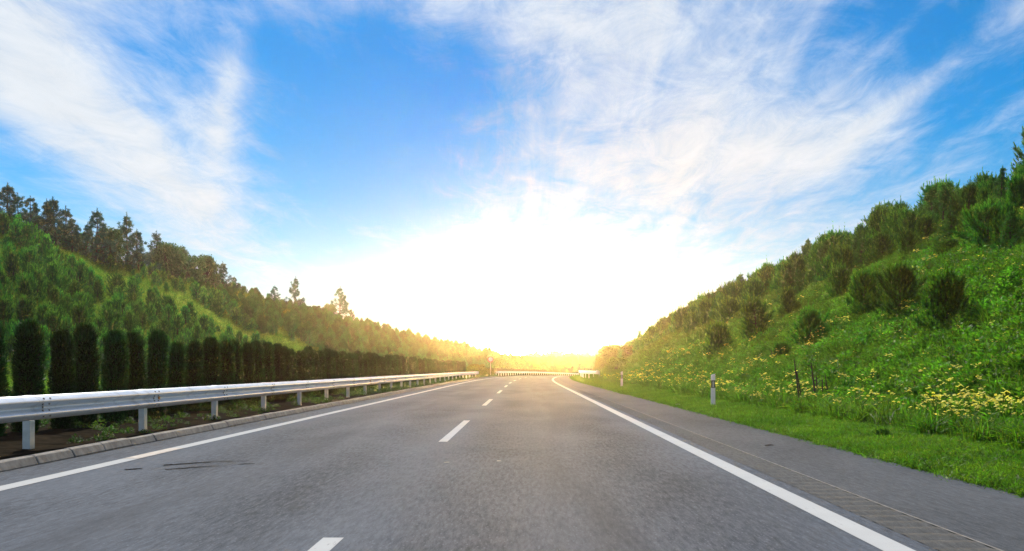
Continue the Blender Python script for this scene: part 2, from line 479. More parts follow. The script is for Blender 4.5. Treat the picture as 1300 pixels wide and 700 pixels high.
M_MEDW = foliage('median_weed_leaves', (0.030, 0.070, 0.012), (0.075, 0.13, 0.025), 0.3, nscale=1.2)
M_YELLOW = foliage('yellow_petals', (0.76, 0.70, 0.06), (0.86, 0.82, 0.16), 0.25, (1.1, 1.0, 0.6), nscale=9.0, vary=0.1, hue=0.01)
M_PAPER = noisy('white_paper', (0.72, 0.72, 0.72), (0.84, 0.84, 0.84), 12, 0.8)

def ground_mat():
    m, g, b = newmat('ground_cover')
    p = posco(g)
    n = g.noise(p, 0.6, 6, 0.65); n2 = g.noise(p, 4.0, 5, 0.65)
    green = g.ramp(n2, [(0.3, (0.020, 0.050, 0.008)), (0.7, (0.055, 0.115, 0.018))])
    brown = g.ramp(n2, [(0.3, (0.030, 0.026, 0.016)), (0.7, (0.080, 0.066, 0.040))])
    g.l.new(g.mix(g.smooth(n, 0.52, 0.72), green, brown), b.inputs['Base Color'])
    b.inputs['Roughness'].default_value = 0.95; b.inputs['Specular IOR Level'].default_value = 0.1
    bp = g.node('ShaderNodeBump'); bp.inputs['Strength'].default_value = 0.8; bp.inputs['Distance'].default_value = 0.08
    g.l.new(n2, bp.inputs['Height']); g.l.new(bp.outputs[0], b.inputs['Normal'])
    return m
M_GROUND = ground_mat()

# ------------------------------------------------------------------ the ground, roads and markings
def strip(name, l0, l1, s0, s1, ds, zoff, mat, parent=None, wav=0.0, nl=2):
    ss = np.arange(s0, s1 + 1e-6, ds); n = len(ss)
    ls = np.linspace(0, 1, nl)
    V = []
    for t in ls:
        l = l0 + (l1 - l0) * t
        lw = l + (wav * (np.sin(ss * 2.1) * 0.5 + np.sin(ss * 5.3 + 1) * 0.3 + np.sin(ss * 0.7 + 2) * 0.6) if t in (0.0, 1.0) and wav and l == l1 else 0)
        V.append(P(ss, lw, zoff))
    V = np.concatenate(V)
    F = []
    idx = np.arange(n - 1)
    for j in range(nl - 1):
        F.append(np.stack([idx + j * n, idx + (j + 1) * n, idx + (j + 1) * n + 1, idx + j * n + 1], 1))
    o = link(name, npmesh(name, V, np.concatenate(F), mat), None, parent)
    return o

# one ground sheet: the corridor between the cut slopes, its plateaus, and on to the horizon
ss = np.concatenate([np.arange(-60, 160, 1.0), np.arange(160, 700.1, 3.0)])
ll = np.concatenate([[-1400, -900, -500, -260, -150, -100, -75], np.arange(-60, -20.7, 0.8), [-20.69, -20.6, -15, -9.72, -9.6, -9, -8.4, -7.8, -7.2, -6.7, -6.3, -5.95, -5.85, 0, 4.47, 4.53],
                     np.arange(4.8, 8.4, 0.4), np.arange(8.4, 40, 0.7), [50, 70, 100, 150, 260, 500, 900, 1400]])
SS, LL = np.meshgrid(ss, ll, indexing='ij')
H = hgt(SS, LL)
V = P(SS, LL, H)
far = np.clip((np.abs(LL) - 60) / 200, 0, 1)
V[..., 2] += far * 3.0 * wob(SS, LL * 0.3, 0.02, 2.0) * 1.2
# keep the sheet from folding on the inside of the bend: far cells follow the straight course instead
Vs = np.stack([LL + np.interp(SS, _s, _cx), SS * np.ones_like(LL), V[..., 2]], -1)
w = np.clip((np.abs(LL) - 60) / 60, 0, 1)[..., None]
V = V * (1 - w) + Vs * w
ni, nj = SS.shape
ii, jj = np.meshgrid(np.arange(ni - 1), np.arange(nj - 1), indexing='ij')
a = (ii * nj + jj).ravel()
ground = link('ground', npmesh('ground', V.reshape(-1, 3), np.stack([a, a + 1, a + nj + 1, a + nj], 1), M_GROUND, True))
tag(ground, kind='structure')

base = MB()
for (x0, x1, y0, y1) in ((-1500, 1500, -1500, 1700),):
    base.add([(x0, y0, -7.2), (x1, y0, -7.2), (x1, y1, -7.2), (x0, y1, -7.2)], [(0, 1, 2, 3)])
tag(link('plain', base.mesh('plain', M_GROUND)), kind='structure')

# wooded ridge that closes the view beyond the bend
hx = np.linspace(-700, 900, 90); hy = np.linspace(560, 1250, 36)
HX, HY = np.meshgrid(hx, hy, indexing='ij')
def ridge_h(x, y):
    t = np.clip((y - 560) / 260, 0, 1); t = t * t * (3 - 2 * t)
    t2 = np.clip((1250 - y) / 250, 0, 1)
    return -7.6 + t * t2 * (15.0 + 3.0 * np.sin(x * 0.022 + 1.0) + 2.0 * np.sin(x * 0.051 + 0.4) + 1.0 * np.sin(x * 0.13 + y * 0.03))
VH = np.stack([HX, HY, ridge_h(HX, HY)], -1)
ni, nj = HX.shape
ii, jj = np.meshgrid(np.arange(ni - 1), np.arange(nj - 1), indexing='ij'); a = (ii * nj + jj).ravel()
tag(link('hills', npmesh('hills', VH.reshape(-1, 3), np.stack([a, a + nj, a + nj + 1, a + 1], 1), M_GROUND, True)), kind='structure')

SE = 640.0
road = tag(strip('road', -5.9, 2.6, -50, SE, 1.0, 0.0, M_ROAD, nl=4), kind='structure')
shoulder = tag(strip('shoulder', 2.985, 4.56, -50, SE, 0.25, 0.0, M_SHOULDER, wav=0.05), kind='structure')
rumble = tag(strip('rumble_strip', 2.6, 2.985, -50, SE, 1.0, -0.003, M_STRIP), kind='structure')
opp = tag(strip('opposite_road', -20.7, -9.7, -50, SE, 1.0, 0.0, M_OPP, nl=3), kind='structure')

_ms = np.arange(-20, 320, 1.0); _ml = np.linspace(-9.68, -5.95, 9)
_A, _B = np.meshgrid(_ms, _ml, indexing='ij'); _V = P(_A, _B, hgt(_A, _B) + 0.028)
_i, _j = np.meshgrid(np.arange(len(_ms) - 1), np.arange(8), indexing='ij'); _q = (_i * 9 + _j).ravel()
tag(link('median_soil', npmesh('median_soil', _V.reshape(-1, 3), np.stack([_q, _q + 1, _q + 10, _q + 9], 1), M_SOIL, True)), kind='structure')

# painted markings: thin sheets on the road
strip('edge_line', -5.13, -4.92, -50, SE, 1.0, 0.004, M_PAINT, road)
strip('edge_line', 2.245, 2.45, -50, SE, 1.0, 0.004, M_PAINT, road)
s = 0.4 - 16.0
while s < 260:
    strip('lane_dash', -1.375, -1.235, s, s + 6.7, 6.7 / 7, 0.004, M_PAINT, road)
    s += 16.0
st = strip('paint_stain', -5.125, -4.925, 13.3, 15.2, 0.2, 0.0065, M_STAIN, road)
tag(st, label='brownish worn stretch of the left edge line')

def blot(name, pts, mat, parent, z=0.004, seed=0, label=None):
    """an uneven streak following pts (x, y, half width)"""
    rg = random.Random(seed); b = MB(); L = []; Rr = []
    n = 22
    for i in range(n):
        t = i / (n - 1) * (len(pts) - 1); k = min(int(t), len(pts) - 2); f = t - k
        x = pts[k][0] * (1 - f) + pts[k + 1][0] * f; y = pts[k][1] * (1 - f) + pts[k + 1][1] * f
        h = (pts[k][2] * (1 - f) + pts[k + 1][2] * f) * rg.uniform(0.55, 1.35)
        L.append((x + rg.uniform(-.02, .02), y - h, z)); Rr.append((x + rg.uniform(-.02, .02), y + h * rg.uniform(.7, 1.2), z))
    vs = L + Rr
    b.add(vs, [(i, i + 1, n + i + 1, n + i) for i in range(n - 1)])
    o = link(name, b.mesh(name, mat), None, parent)
    if label: o['label'] = label
    return o
blot('tar_crack', [(-4.32, 12.45, .06), (-4.22, 12.5, .11), (-4.0, 12.75, .045), (-3.75, 12.95, .03), (-3.45, 13.0, .015)], M_TAR, road, seed=1, label='dark tar streak across the left lane')
blot('tar_crack', [(-4.1, 11.9, .03), (-3.98, 12.0, .06), (-3.8, 12.2, .03), (-3.62, 12.35, .02)], M_TAR, road, seed=2)
blot('tar_crack', [(-4.55, 11.9, .03), (-4.48, 11.95, .07), (-4.40, 12.0, .03)], M_TAR, road, seed=3)
blot('tar_crack', [(-3.45, 12.55, .02), (-3.38, 12.6, .05), (-3.28, 12.62, .02)], M_TAR, road, seed=4)
blot('paint_fleck', [(-1.00, 12.78, .02), (-0.97, 12.8, .06), (-0.94, 12.82, .02)], M_PAINT, road, seed=5)
blot('paint_fleck', [(-0.36, 13.0, .015), (-0.345, 13.0, .035), (-0.33, 13.0, .012)], M_PAINT, road, seed=6)

# rumble strip: milled bars
HUMP = [(-.135, .0005), (-.10, .0022), (-.05, .0060), (0, .0075), (.05, .0060), (.10, .0022), (.135, .0005)]
def hump(b, p, rz):
    C, S = math.cos(rz), math.sin(rz)
    vs = [(p[0] + x_ * C - y_ * S, p[1] + x_ * S + y_ * C, p[2] + z_) for (y_, z_) in HUMP for x_ in (-.19, .19)]
    b.add(vs, [(2 * i_, 2 * i_ + 1, 2 * i_ + 3, 2 * i_ + 2) for i_ in range(6)])
bar = MB(); hump(bar, (0, 0, 0), 0)
bar_me = bar.mesh('rumble_bar', M_STRIP, True)
k = 0; s = 6.0
while k < 290:
    o = link('rumble_bar', bar_me, None, rumble)
    p = P(s, 2.7925, -0.003); o.location = p; o.rotation_euler = (0, 0, -head(s) + random.uniform(-.02, .02))
    s += 0.30; k += 1
rest = MB()
while s < 200:
    p = P(s, 2.7925, -0.003); hump(rest, p, -head(s)); s += 0.30
tag(link('rumble_bars', rest.mesh('rumble_bars', M_STRIP), None, rumble), kind='stuff')
strip('seam', 2.985, 3.003, -50, 200, 1.0, 0.004, M_CONC, shoulder)

# kerb of separate stones along the median
kerb = empty('kerb', (0, 0, 0)); tag(kerb, kind='structure')
kmes = []
for j in range(4):
    b = MB(); rg = random.Random(j)
    prof = [(0.0, -0.05), (0.0, 0.02), (-0.045, 0.105), (-0.075, 0.118), (-0.155, 0.118), (-0.155, -0.05)]
    n = len(prof); L = 0.985 + rg.uniform(-0.01, 0.008)
    vs = []
    for yy, sc_ in ((-L / 2, .94), (-L / 2 + .02, 1), (L / 2 - .02, 1), (L / 2, .94)):
        for (px_, pz) in prof:
            vs.append((px_ * (1.0 if sc_ == 1 else 1.0) - (0.006 if sc_ != 1 and px_ == 0 else 0), yy, pz * (sc_ if pz > 0 else 1) + rg.uniform(-.003, .003)))
    fs = []
    for a_ in range(3):
        for q in range(n):
            q2 = (q + 1) % n
            fs.append((a_ * n + q, a_ * n + q2, (a_ + 1) * n + q2, (a_ + 1) * n + q))
    fs += [tuple(range(n))[::-1], tuple(range(3 * n, 4 * n))]
    b.add(vs, fs); kmes.append(b.mesh('kerb_stone', M_CONC))
for i in range(270):
    s = 2.0 + i * 1.0
    o = link('kerb_stone', kmes[random.randrange(4)], None, kerb)
    o.location = P(s, -5.82 + random.uniform(-.006, .006), random.uniform(-.006, .006)); o.rotation_euler = (0, 0, -head(s) + random.uniform(-.004, .004))

# ------------------------------------------------------------------ guard rails
def wbeam_profile():
    # across (towards the road +), up: the W section of a steel beam, 0.31 high
    pts = [(0.000, 0.000), (0.018, 0.006), (0.030, 0.022), (0.078, 0.058), (0.085, 0.072), (0.083, 0.086), (0.070, 0.098),
           (0.020, 0.130), (0.008, 0.144), (0.006, 0.155), (0.008, 0.166), (0.020, 0.180), (0.070, 0.212), (0.083, 0.224), (0.085, 0.238),
           (0.078, 0.252), (0.030, 0.288), (0.018, 0.304), (0.000, 0.310)]
    return pts
PROF = wbeam_profile()

def beam(name, s0, s1, l, z0, side, parent, lap=0.0, lfun=None, skew=0.006):
    """one beam panel; side +1 bulges towards +l"""
    n = max(2, int((s1 - s0) / 1.0) + 1)
    ss_ = np.linspace(s0, s1, n); V = []; F = []; k = len(PROF)
    for q in ss_:
        lc = l if lfun is None else lfun(q)
        for off in (0.0, -0.004):
            for (a_, b_) in PROF:
                V.append(P(q, lc + side * (a_ + off + lap + skew * (q - s0) / (s1 - s0)), z0 + b_))
    m2 = 2 * k
    for i in range(n - 1):
        for j in range(k - 1):
            A, B = i * m2 + j, (i + 1) * m2 + j
            F.append((A, A + 1, B + 1, B)); F.append((A + k, B + k, B + k + 1, A + k + 1))
    for i in (0, n - 1):
        b0 = len(V); V += V[i * m2:(i + 1) * m2]
        for j in range(k - 1):
            A = b0 + j; F.append((A, A + k, A + k + 1, A + 1))
    for i in range(n - 1):
        for j in (0, k - 1):
            A, B = i * m2 + j, (i + 1) * m2 + j; b0 = len(V); V += [V[A], V[B], V[B + k], V[A + k]]; F.append((b0, b0 + 1, b0 + 2, b0 + 3))
    me = npmesh(name, np.array(V), np.array(F), M_ZINC, True)
    return link(name, me, None, parent)

def post_meshes():
    b = MB()        # C-section post with rounded lip, front web towards the road
    t = 0.006
    for (cx, cy_, dx, dy) in ((0.0, 0.0, t, 0.13), (-0.045, 0.065, 0.09, t), (-0.045, -0.065, 0.09, t), (-0.09, 0.052, t, 0.026), (-0.09, -0.052, t, 0.026)):
        b.box((cx, cy_, 0.30), (dx, dy, 0.99))
    b.box((-0.045, 0, 0.800), (0.11, 0.15, 0.008))
    blk = MB(); blk.box((0.06, 0, 0.655), (0.11, 0.11, 0.2)); blk.box((0.06, 0, 0.655), (0.07, 0.14, 0.16))
    bolt = MB(); bolt.tube([(0.120, 0, 0.655), (0.142, 0, 0.655)], 0.018, 6)
    return b.mesh('post', M_ZINC), blk.mesh('spacer_block', M_ZINC), bolt.mesh('bolt', M_BOLT)
PM, BM, BOLT = post_meshes()
_sb = MB(); _sb.tube([(-.01, 0, 0), (.010, 0, 0)], .013, 6); SBOLT = _sb.mesh('splice_bolt', M_BOLT)
refl = MB(); refl.box((0.135, 0, 0.655), (0.02, 0.05, 0.075)); REFL = refl.mesh('reflector', M_AMBER)

def guardrail(label, s0, s1, l, side, z0=0.50, lfun=None, lift=None, step=4.0, reflect=False):
    g = empty('guardrail', P(s0, l, 0.0)); base_p = Vector(g.location)
    tag(g, label, 'guardrail')
    inv = -base_p
    s = s0; i = 0
    zl = (lambda q: 0.0) if lift is None else lift
    while s < s1 - 0.1:
        e = min(s + step, s1)
        bm = beam('rail_panel', s - 0.16, e + 0.16, l, z0 + zl(s), side, g, lap=0.12, lfun=lfun)
        bm.location = inv
        lc = l if lfun is None else lfun(s)
        p = Vector(P(s, lc, zl(s))) - base_p
        rz = -head(s) + (0 if side > 0 else math.pi)
        po = link('post', PM, None, g); po.location = p; po.rotation_euler = (random.uniform(-.006, .006), random.uniform(-.006, .006), rz)
        sb = link('spacer_block', BM, None, g); sb.location = p; sb.rotation_euler = (0, 0, rz)
        bo = link('bolt', BOLT, None, sb)
        if s < 60 and i > 0:                         # splice bolts where two panels lap
            for (ox, oz) in ((.058, .045), (.048, .112), (.048, .198), (.058, .265)):
                for oy in (-.09, .09):
                    q_ = link('splice_bolt', SBOLT, None, bm)
                    q_.location = Vector(P(s + oy, lc + side * (ox + .132), z0 + oz))
        if reflect and i % 6 == 3:
            r_ = link('reflector', REFL, None, sb); r_.location = (0.0, 0.25, 0.0)
        s += step; i += 1
    # rounded end piece
    return g

# z0 of the beam so that its top is at 0.81 m
g1 = guardrail('long galvanised guardrail beside the dark hedge, running from the left edge of the picture', 5.4, 119.0, -6.32, 1, reflect=True)
g2 = guardrail('far guardrail sweeping across the bend behind the gap in the median', 148.0, 300.0, -6.32, 1)
lf = lambda q: 5.55 + 1.3 * max(0.0, (112 - q) / 20.0) ** 1.5 if q < 112 else 5.55
g3 = guardrail('short pale guardrail with flared end on the right of the road', 96.0, 200.0, 5.55, -1, lfun=lf, lift=lambda q: 0.12)
e = MB()
pe = Vector(P(95.9, lf(96.0), 0.12)) - Vector(g3.location)
e.tube([(pe.x - .13, pe.y, 0.62), (pe.x - .13, pe.y, 1.0 - 0.02 + .0)], .13, 10)
link('end_cap', e.mesh('end_cap', M_ZINC), None, g3)

# ------------------------------------------------------------------ delineator posts
def delineator(label, s, l):
    z = float(hgt(s, l))
    t = empty('delineator_post', P(s, l, z), -head(s) + random.uniform(-.05, .05)); tag(t, label, 'post', 'white delineator posts on the right verge')
    def hexa(name, z0, z1, w0, w1, mat, slope=0.0):
        b = MB(); vs = []
        sec = [(-.5, -.35), (.5, -.35), (.5, .05), (.22, .5), (-.22, .5), (-.5, .05)]
        for zz, w, sl in ((z0, w0, 0), (z1, w1, slope)):
            for (x_, y_) in sec: vs.append((x_ * w, y_ * w, zz + sl * x_ * w))
        n = 6
        b.add(vs, [(i, (i + 1) % n, n + (i + 1) % n, n + i) for i in range(n)] + [tuple(range(n))[::-1], tuple(range(n, 2 * n))])
        return link(name, b.mesh(name, mat), None, t)
    hexa('post_body', -0.1, 0.54, .125, .118, M_WHITE)
    band = hexa('dark_band', 0.54, 0.76, .104, .104, M_BLACK)
    hexa('cap', 0.76, 0.93, .118, .112, M_WHITE, 0.25)
    b = MB(); b.box((0, -0.041, 0.645), (0.05, 0.012, 0.17))
    link('reflector', b.mesh('reflector', M_REFL), None, band)
    return t
delineator('nearest white delineator post with dark band, in flowering grass right of the shoulder', 30.4, 5.42)
delineator('farther white delineator post with dark band, close to the end of the right guardrail', 59.0, 5.38)

# round sign in the median gap
sg = empty('road_sign', P(142, -6.6, 0.1), -head(142)); tag(sg, 'small round sign on a post in the gap of the median guardrail, far away', 'sign')
b = MB(); b.tube([(0, 0, 0), (0, 0, 2.75)], 0.035, 8); link('pole', b.mesh('pole', M_ZINC), None, sg)
def disc(r, y0, y1, z, r_in=0.0, n=24):
    b = MB(); vs = []
    for yy in (y0, y1):
        for rr in ((r, r_in) if r_in else (r,)):
            for k_ in range(n): vs.append((rr * math.cos(2 * math.pi * k_ / n), yy, z + rr * math.sin(2 * math.pi * k_ / n)))
    if r_in:
        for k_ in range(n):
            k2 = (k_ + 1) % n
            b_ = [(k_, k2, n + k2, n + k_), (2 * n + k_, 3 * n + k_, 3 * n + k2, 2 * n + k2), (k_, 2 * n + k_, 2 * n + k2, k2), (n + k_, n + k2, 3 * n + k2, 3 * n + k_)]
            b.f += b_
        b.v += vs
    else:
        b.add(vs, [tuple(range(n)), tuple(range(n, 2 * n))[::-1]] + [(k_, n + k_, n + (k_ + 1) % n, (k_ + 1) % n) for k_ in range(n)])
    return b
pl = link('sign_plate', disc(.42, -.045, -.055, 2.3).mesh('sign_plate', M_WHITE), None, sg)
link('red_ring', disc(.41, -.0575, -.062, 2.3, .31).mesh('red_ring', M_SIGNRED), None, pl)

# tall thin mast beyond the bend
mp = Vector((22.3, 450.0, float(dz(450)) + 4.0)); ms = empty('utility_mast', mp); tag(ms, 'thin pale utility mast rising behind the far bend', 'mast')
b = MB(); b.tube([(0, 0, -3), (0, 0, 10.0)], [.16, .09], 8); link('pole', b.mesh('pole', M_CONC), None, ms)
b = MB(); b.box((0, 0, 9.3), (1.6, .12, .14)); cr = link('cross_arm', b.mesh('cross_arm', M_CONC), None, ms)
for xo in (-.7, 0, .7):
    b = MB(); b.tube([(xo, 0, 9.37), (xo, 0, 9.6)], [.05, .03], 6); link('insulator', b.mesh('insulator', M_WHITE), None, cr)

# litter and debris by the shoulder
b = MB(); rg = random.Random(5)
vs = [((i % 4 - 1.5) * .055 + rg.uniform(-.01, .01), (i // 4 - 1) * .06 + rg.uniform(-.01, .01), .02 + rg.uniform(0, .05)) for i in range(12)]
b.add(vs, [(r_ * 4 + c_, r_ * 4 + c_ + 1, r_ * 4 + c_ + 5, r_ * 4 + c_ + 4) for r_ in range(2) for c_ in range(3)])
o = link('paper_scrap', b.mesh('paper_scrap', M_PAPER)); o.location = P(31.6, 4.58, 0.02)
tag(o, 'crumpled white paper scrap at the grass edge of the shoulder', 'litter')
b = MB(); b.tube([(-.14, 0, .012), (-.03, .03, .02), (.06, -.01, .03), (.15, .02, .014)], [.012, .02, .018, .008], 6)
b.tube([(-.03, .03, .02), (.03, .12, .025)], [.012, .006], 5)
o = link('dead_twig', b.mesh('dead_twig', M_STEM)); o.location = P(15.6, 3.62, 0.0); o.scale = (.45, .45, .45)
tag(o, 'small dark twig lying on the grey shoulder', 'twig')

# ------------------------------------------------------------------ plants: meshes
def unit(v): return v / np.maximum(np.linalg.norm(v, axis=-1, keepdims=True), 1e-9)

def blades(Pb, D, L, W, rg):
    """pointed flat blades: base points, directions, lengths, widths -> V, F (triangles)"""
    n = len(Pb); D = unit(D)
    side = unit(np.cross(D, unit(rg.normal(size=(n, 3)))))
    hw = (np.asarray(W) * 0.5).reshape(-1, 1) * side
    V = np.stack([Pb - hw, Pb + hw, Pb + D * np.asarray(L).reshape(-1, 1)], 1).reshape(-1, 3)
    return V, np.arange(3 * n).reshape(-1, 3)

def leaves(Pb, D, L, W, rg):
    """diamond leaves folded along the midrib -> triangles"""
    n = len(Pb); D = unit(D)
    side = unit(np.cross(D, unit(rg.normal(size=(n, 3))))); up = np.cross(side, D)
    L = np.asarray(L).reshape(-1, 1); W = np.asarray(W).reshape(-1, 1)
    mid = Pb + D * L * 0.45
    V = np.stack([Pb, mid + side * W / 2 + up * W * 0.18, Pb + D * L, mid - side * W / 2 + up * W * 0.18], 1).reshape(-1, 3)
    b_ = np.arange(n)[:, None] * 4
    F = np.concatenate([b_ + np.array([0, 1, 2]), b_ + np.array([0, 2, 3])])
    return V, F

def merge(parts):
    Vs, Fs, o_ = [], [], 0
    for V, F in parts:
        Vs.append(V); Fs.append(F + o_); o_ += len(V)
    return np.concatenate(Vs), np.concatenate(Fs)

def brush(p0, p1, n, nl, nw, rg, spread=0.7, start=0.25, upb=0.25):
    """needles along a shoot from p0 to p1"""
    t = start + (1 - start) * rg.random(n)
    base_ = p0 + (p1 - p0) * t[:, None]
    ax = unit(p1 - p0)
    D = ax + rg.normal(size=(n, 3)) * spread; D[:, 2] += upb
    return blades(base_, D, nl * rg.uniform(0.6, 1.2, n), nw * rg.uniform(0.7, 1.2, n), rg)

def make_young_pine(seed, H, Rm, rnd=1.0, needles=60, lead=1.0, nl=.18, nw=.030, fill=110):
    """bushy pine with upright candles; returns trunk and crown meshes of unit height H"""
    rg = np.random.default_rng(seed)
    tr = MB(); parts = []; fresh = []
    lean = rg.normal(size=2) * 0.04
    top = np.array([lean[0] * H, lean[1] * H, H])
    tr.tube([(0, 0, -.15), tuple(top * .5), tuple(top * .97)], [.035 * H / 2 + .01, .022 * H / 2 + .005, .006], 5)
    ph = rg.random(4) * 6.283; lobe0 = rg.uniform(.18, .38)
    lob = lambda a_, t: 1 + lobe0 * math.sin(2 * a_ + ph[0] + 2.5 * t) + .22 * math.sin(3 * a_ + ph[1] - 5 * t) + .12 * math.sin(9 * t + ph[2])
    z = 0.10 * H
    while z < H * 0.95:
        t = z / H
        r = Rm * (max(0.0, 1 - t) ** 0.72) * (0.55 + 0.45 * min(1, t / 0.22)) * rnd
        nb = rg.integers(5, 8)
        a0 = rg.random() * 6.28
        for k_ in range(nb):
            a_ = a0 + k_ * 6.283 / nb + rg.normal() * .25
            rr = r * rg.uniform(.6, 1.12) * lob(a_, t) + .05
            p0 = top * t; rise = rr * (rg.uniform(.12, .5) if t < .3 else rg.uniform(.35, .9)) + .04
            mid = p0 + np.array([math.cos(a_) * rr * .6, math.sin(a_) * rr * .6, rise * .30])
            tip = p0 + np.array([math.cos(a_) * rr, math.sin(a_) * rr, rise])
            tr.tube([tuple(p0), tuple(mid), tuple(tip)], [.012, .008, .003], 3, False)
            m_ = max(8, int(needles * (0.35 + rr / Rm)))
            parts.append(brush(p0, mid, m_ // 2, nl, nw, rg, .8, .4))
            parts.append(brush(mid, tip, m_, nl, nw, rg, .6, .0, .4))
            # upright candle at the tip
            cd = tip + np.array([rg.normal() * .04, rg.normal() * .04, .14 + .16 * rg.random()]) * (H / 2) ** .5
            fresh.append(brush(mid * .25 + tip * .75, cd, int(m_ * .6), nl * .55, nw * 1.1, rg, .35, 0, .6))
        z += H * rg.uniform(.075, .11)
    for k_ in range(fill):                                  # side shoots that round the crown off
        t = .06 + .86 * rg.random(); a_ = rg.random() * 6.283
        rr = Rm * rnd * ((1 - t) ** .62) * (0.62 + 0.38 * min(1, t / .2)) * rg.uniform(.45, 1.08) * lob(a_, t)
        q = top * t + np.array([math.cos(a_) * rr, math.sin(a_) * rr, .05])
        e_ = q + np.array([math.cos(a_) * .10, math.sin(a_) * .10, rg.uniform(.08, .24)])
        (fresh if rg.random() < .35 else parts).append(brush(q, e_, 16, nl * .65, nw, rg, .5, 0, .4))
    ld = top + np.array([0, 0, .22 * lead])
    fresh.append(brush(top * .9, ld, 46, nl * .6, nw, rg, .4, 0, .5))
    V, F = merge(parts + fresh)
    return tr.mesh('trunk', M_BARK), V, F, sum(len(q[1]) for q in fresh)

def make_old_pine(seed, H, Rm):
    rg = np.random.default_rng(seed); tr = MB(); parts = []
    lean = rg.normal(size=2) * .03
    ptsT = [np.array([lean[0] * H * t + rg.normal() * .03, lean[1] * H * t + rg.normal() * .03, H * t]) for t in np.linspace(0, 1, 6)]
    ptsT[0] = np.array([0, 0, -.3])
    tr.tube([tuple(p) for p in ptsT], [.11, .085, .07, .05, .03, .008], 6)
    z = H * .08
    while z < H * .97:
        t = z / H; i = min(int(t * 5), 4); f = t * 5 - i; p0 = ptsT[i] * (1 - f) + ptsT[i + 1] * f
        r = Rm * (1 - t) ** .95 * 1.15
        for k_ in range(rg.integers(4, 8)):
            if rg.random() < .15: continue
            cs = .55 + .55 * (1 - t)
            a_ = rg.random() * 6.283; rr = r * rg.uniform(.5, 1.25) + .08
            mid = p0 + np.array([math.cos(a_) * rr * .55, math.sin(a_) * rr * .55, rr * rg.uniform(.0, .25)])
            tip = p0 + np.array([math.cos(a_ + .1) * rr, math.sin(a_ + .1) * rr, rr * rg.uniform(.25, .6)])
            tr.tube([tuple(p0), tuple(mid), tuple(tip)], [.028, .018, .008], 4, False)
            for (q, sz) in ((tip, 1.0), (mid * .3 + tip * .7 + rg.normal(size=3) * .12, .8), (mid + rg.normal(size=3) * .12, .6)):
                n = int(60 * sz)
                D = rg.normal(size=(n, 3)) * .8 + np.array([math.cos(a_) * .5, math.sin(a_) * .5, .55])
                parts.append(blades(q + rg.normal(size=(n, 3)) * .10 * cs, D, .26 * cs * sz * rg.uniform(.6, 1.2, n), np.full(n, .045), rg))
        z += H * rg.uniform(.055, .10)
    parts.append(brush(ptsT[5] - np.array([0, 0, .5]), ptsT[5] + np.array([0, 0, .25]), 60, .2, .04, rg, .5, 0, .5))
    V, F = merge(parts)
    return tr.mesh('trunk', M_BARK), V, F

def make_leafy(seed, H, Rm, nclump=85, nleaf=95, lw=.085):
    rg = np.random.default_rng(seed); tr = MB(); parts = []
    for k_ in range(nclump):
        a_ = rg.random() * 6.283; e_ = rg.random() ** .6; t = rg.uniform(.12, 1.0)
        rr = Rm * math.sqrt(max(0.02, 1 - (abs(t - .5) / .56) ** 2.2)) * rg.uniform(.45, 1.08)
        c = np.array([math.cos(a_) * rr, math.sin(a_) * rr, H * t * rg.uniform(.9, 1.05)])
        b0 = np.array([math.cos(a_) * .08, math.sin(a_) * .08, -.1]); bm_ = np.array([c[0] * .35, c[1] * .35, c[2] * .55])
        tr.tube([tuple(b0), tuple(bm_), tuple(c)], [.035, .02, .006], 4, False)
        rad = Rm * rg.uniform(.16, .32)
        n = int(nleaf * rg.uniform(.7, 1.3))
        off = unit(rg.normal(size=(n, 3))) * (rad * rg.random((n, 1)) ** .5) * np.array([1, 1, .75])
        D = off / rad + rg.normal(size=(n, 3)) * .7 + np.array([0, 0, .2])
        parts.append(leaves(c + off, D, lw * 1.5 * rg.uniform(.7, 1.3, n), lw * rg.uniform(.7, 1.2, n), rg))
    V, F = merge(parts)
    return tr.mesh('stems', M_BARK), V, F

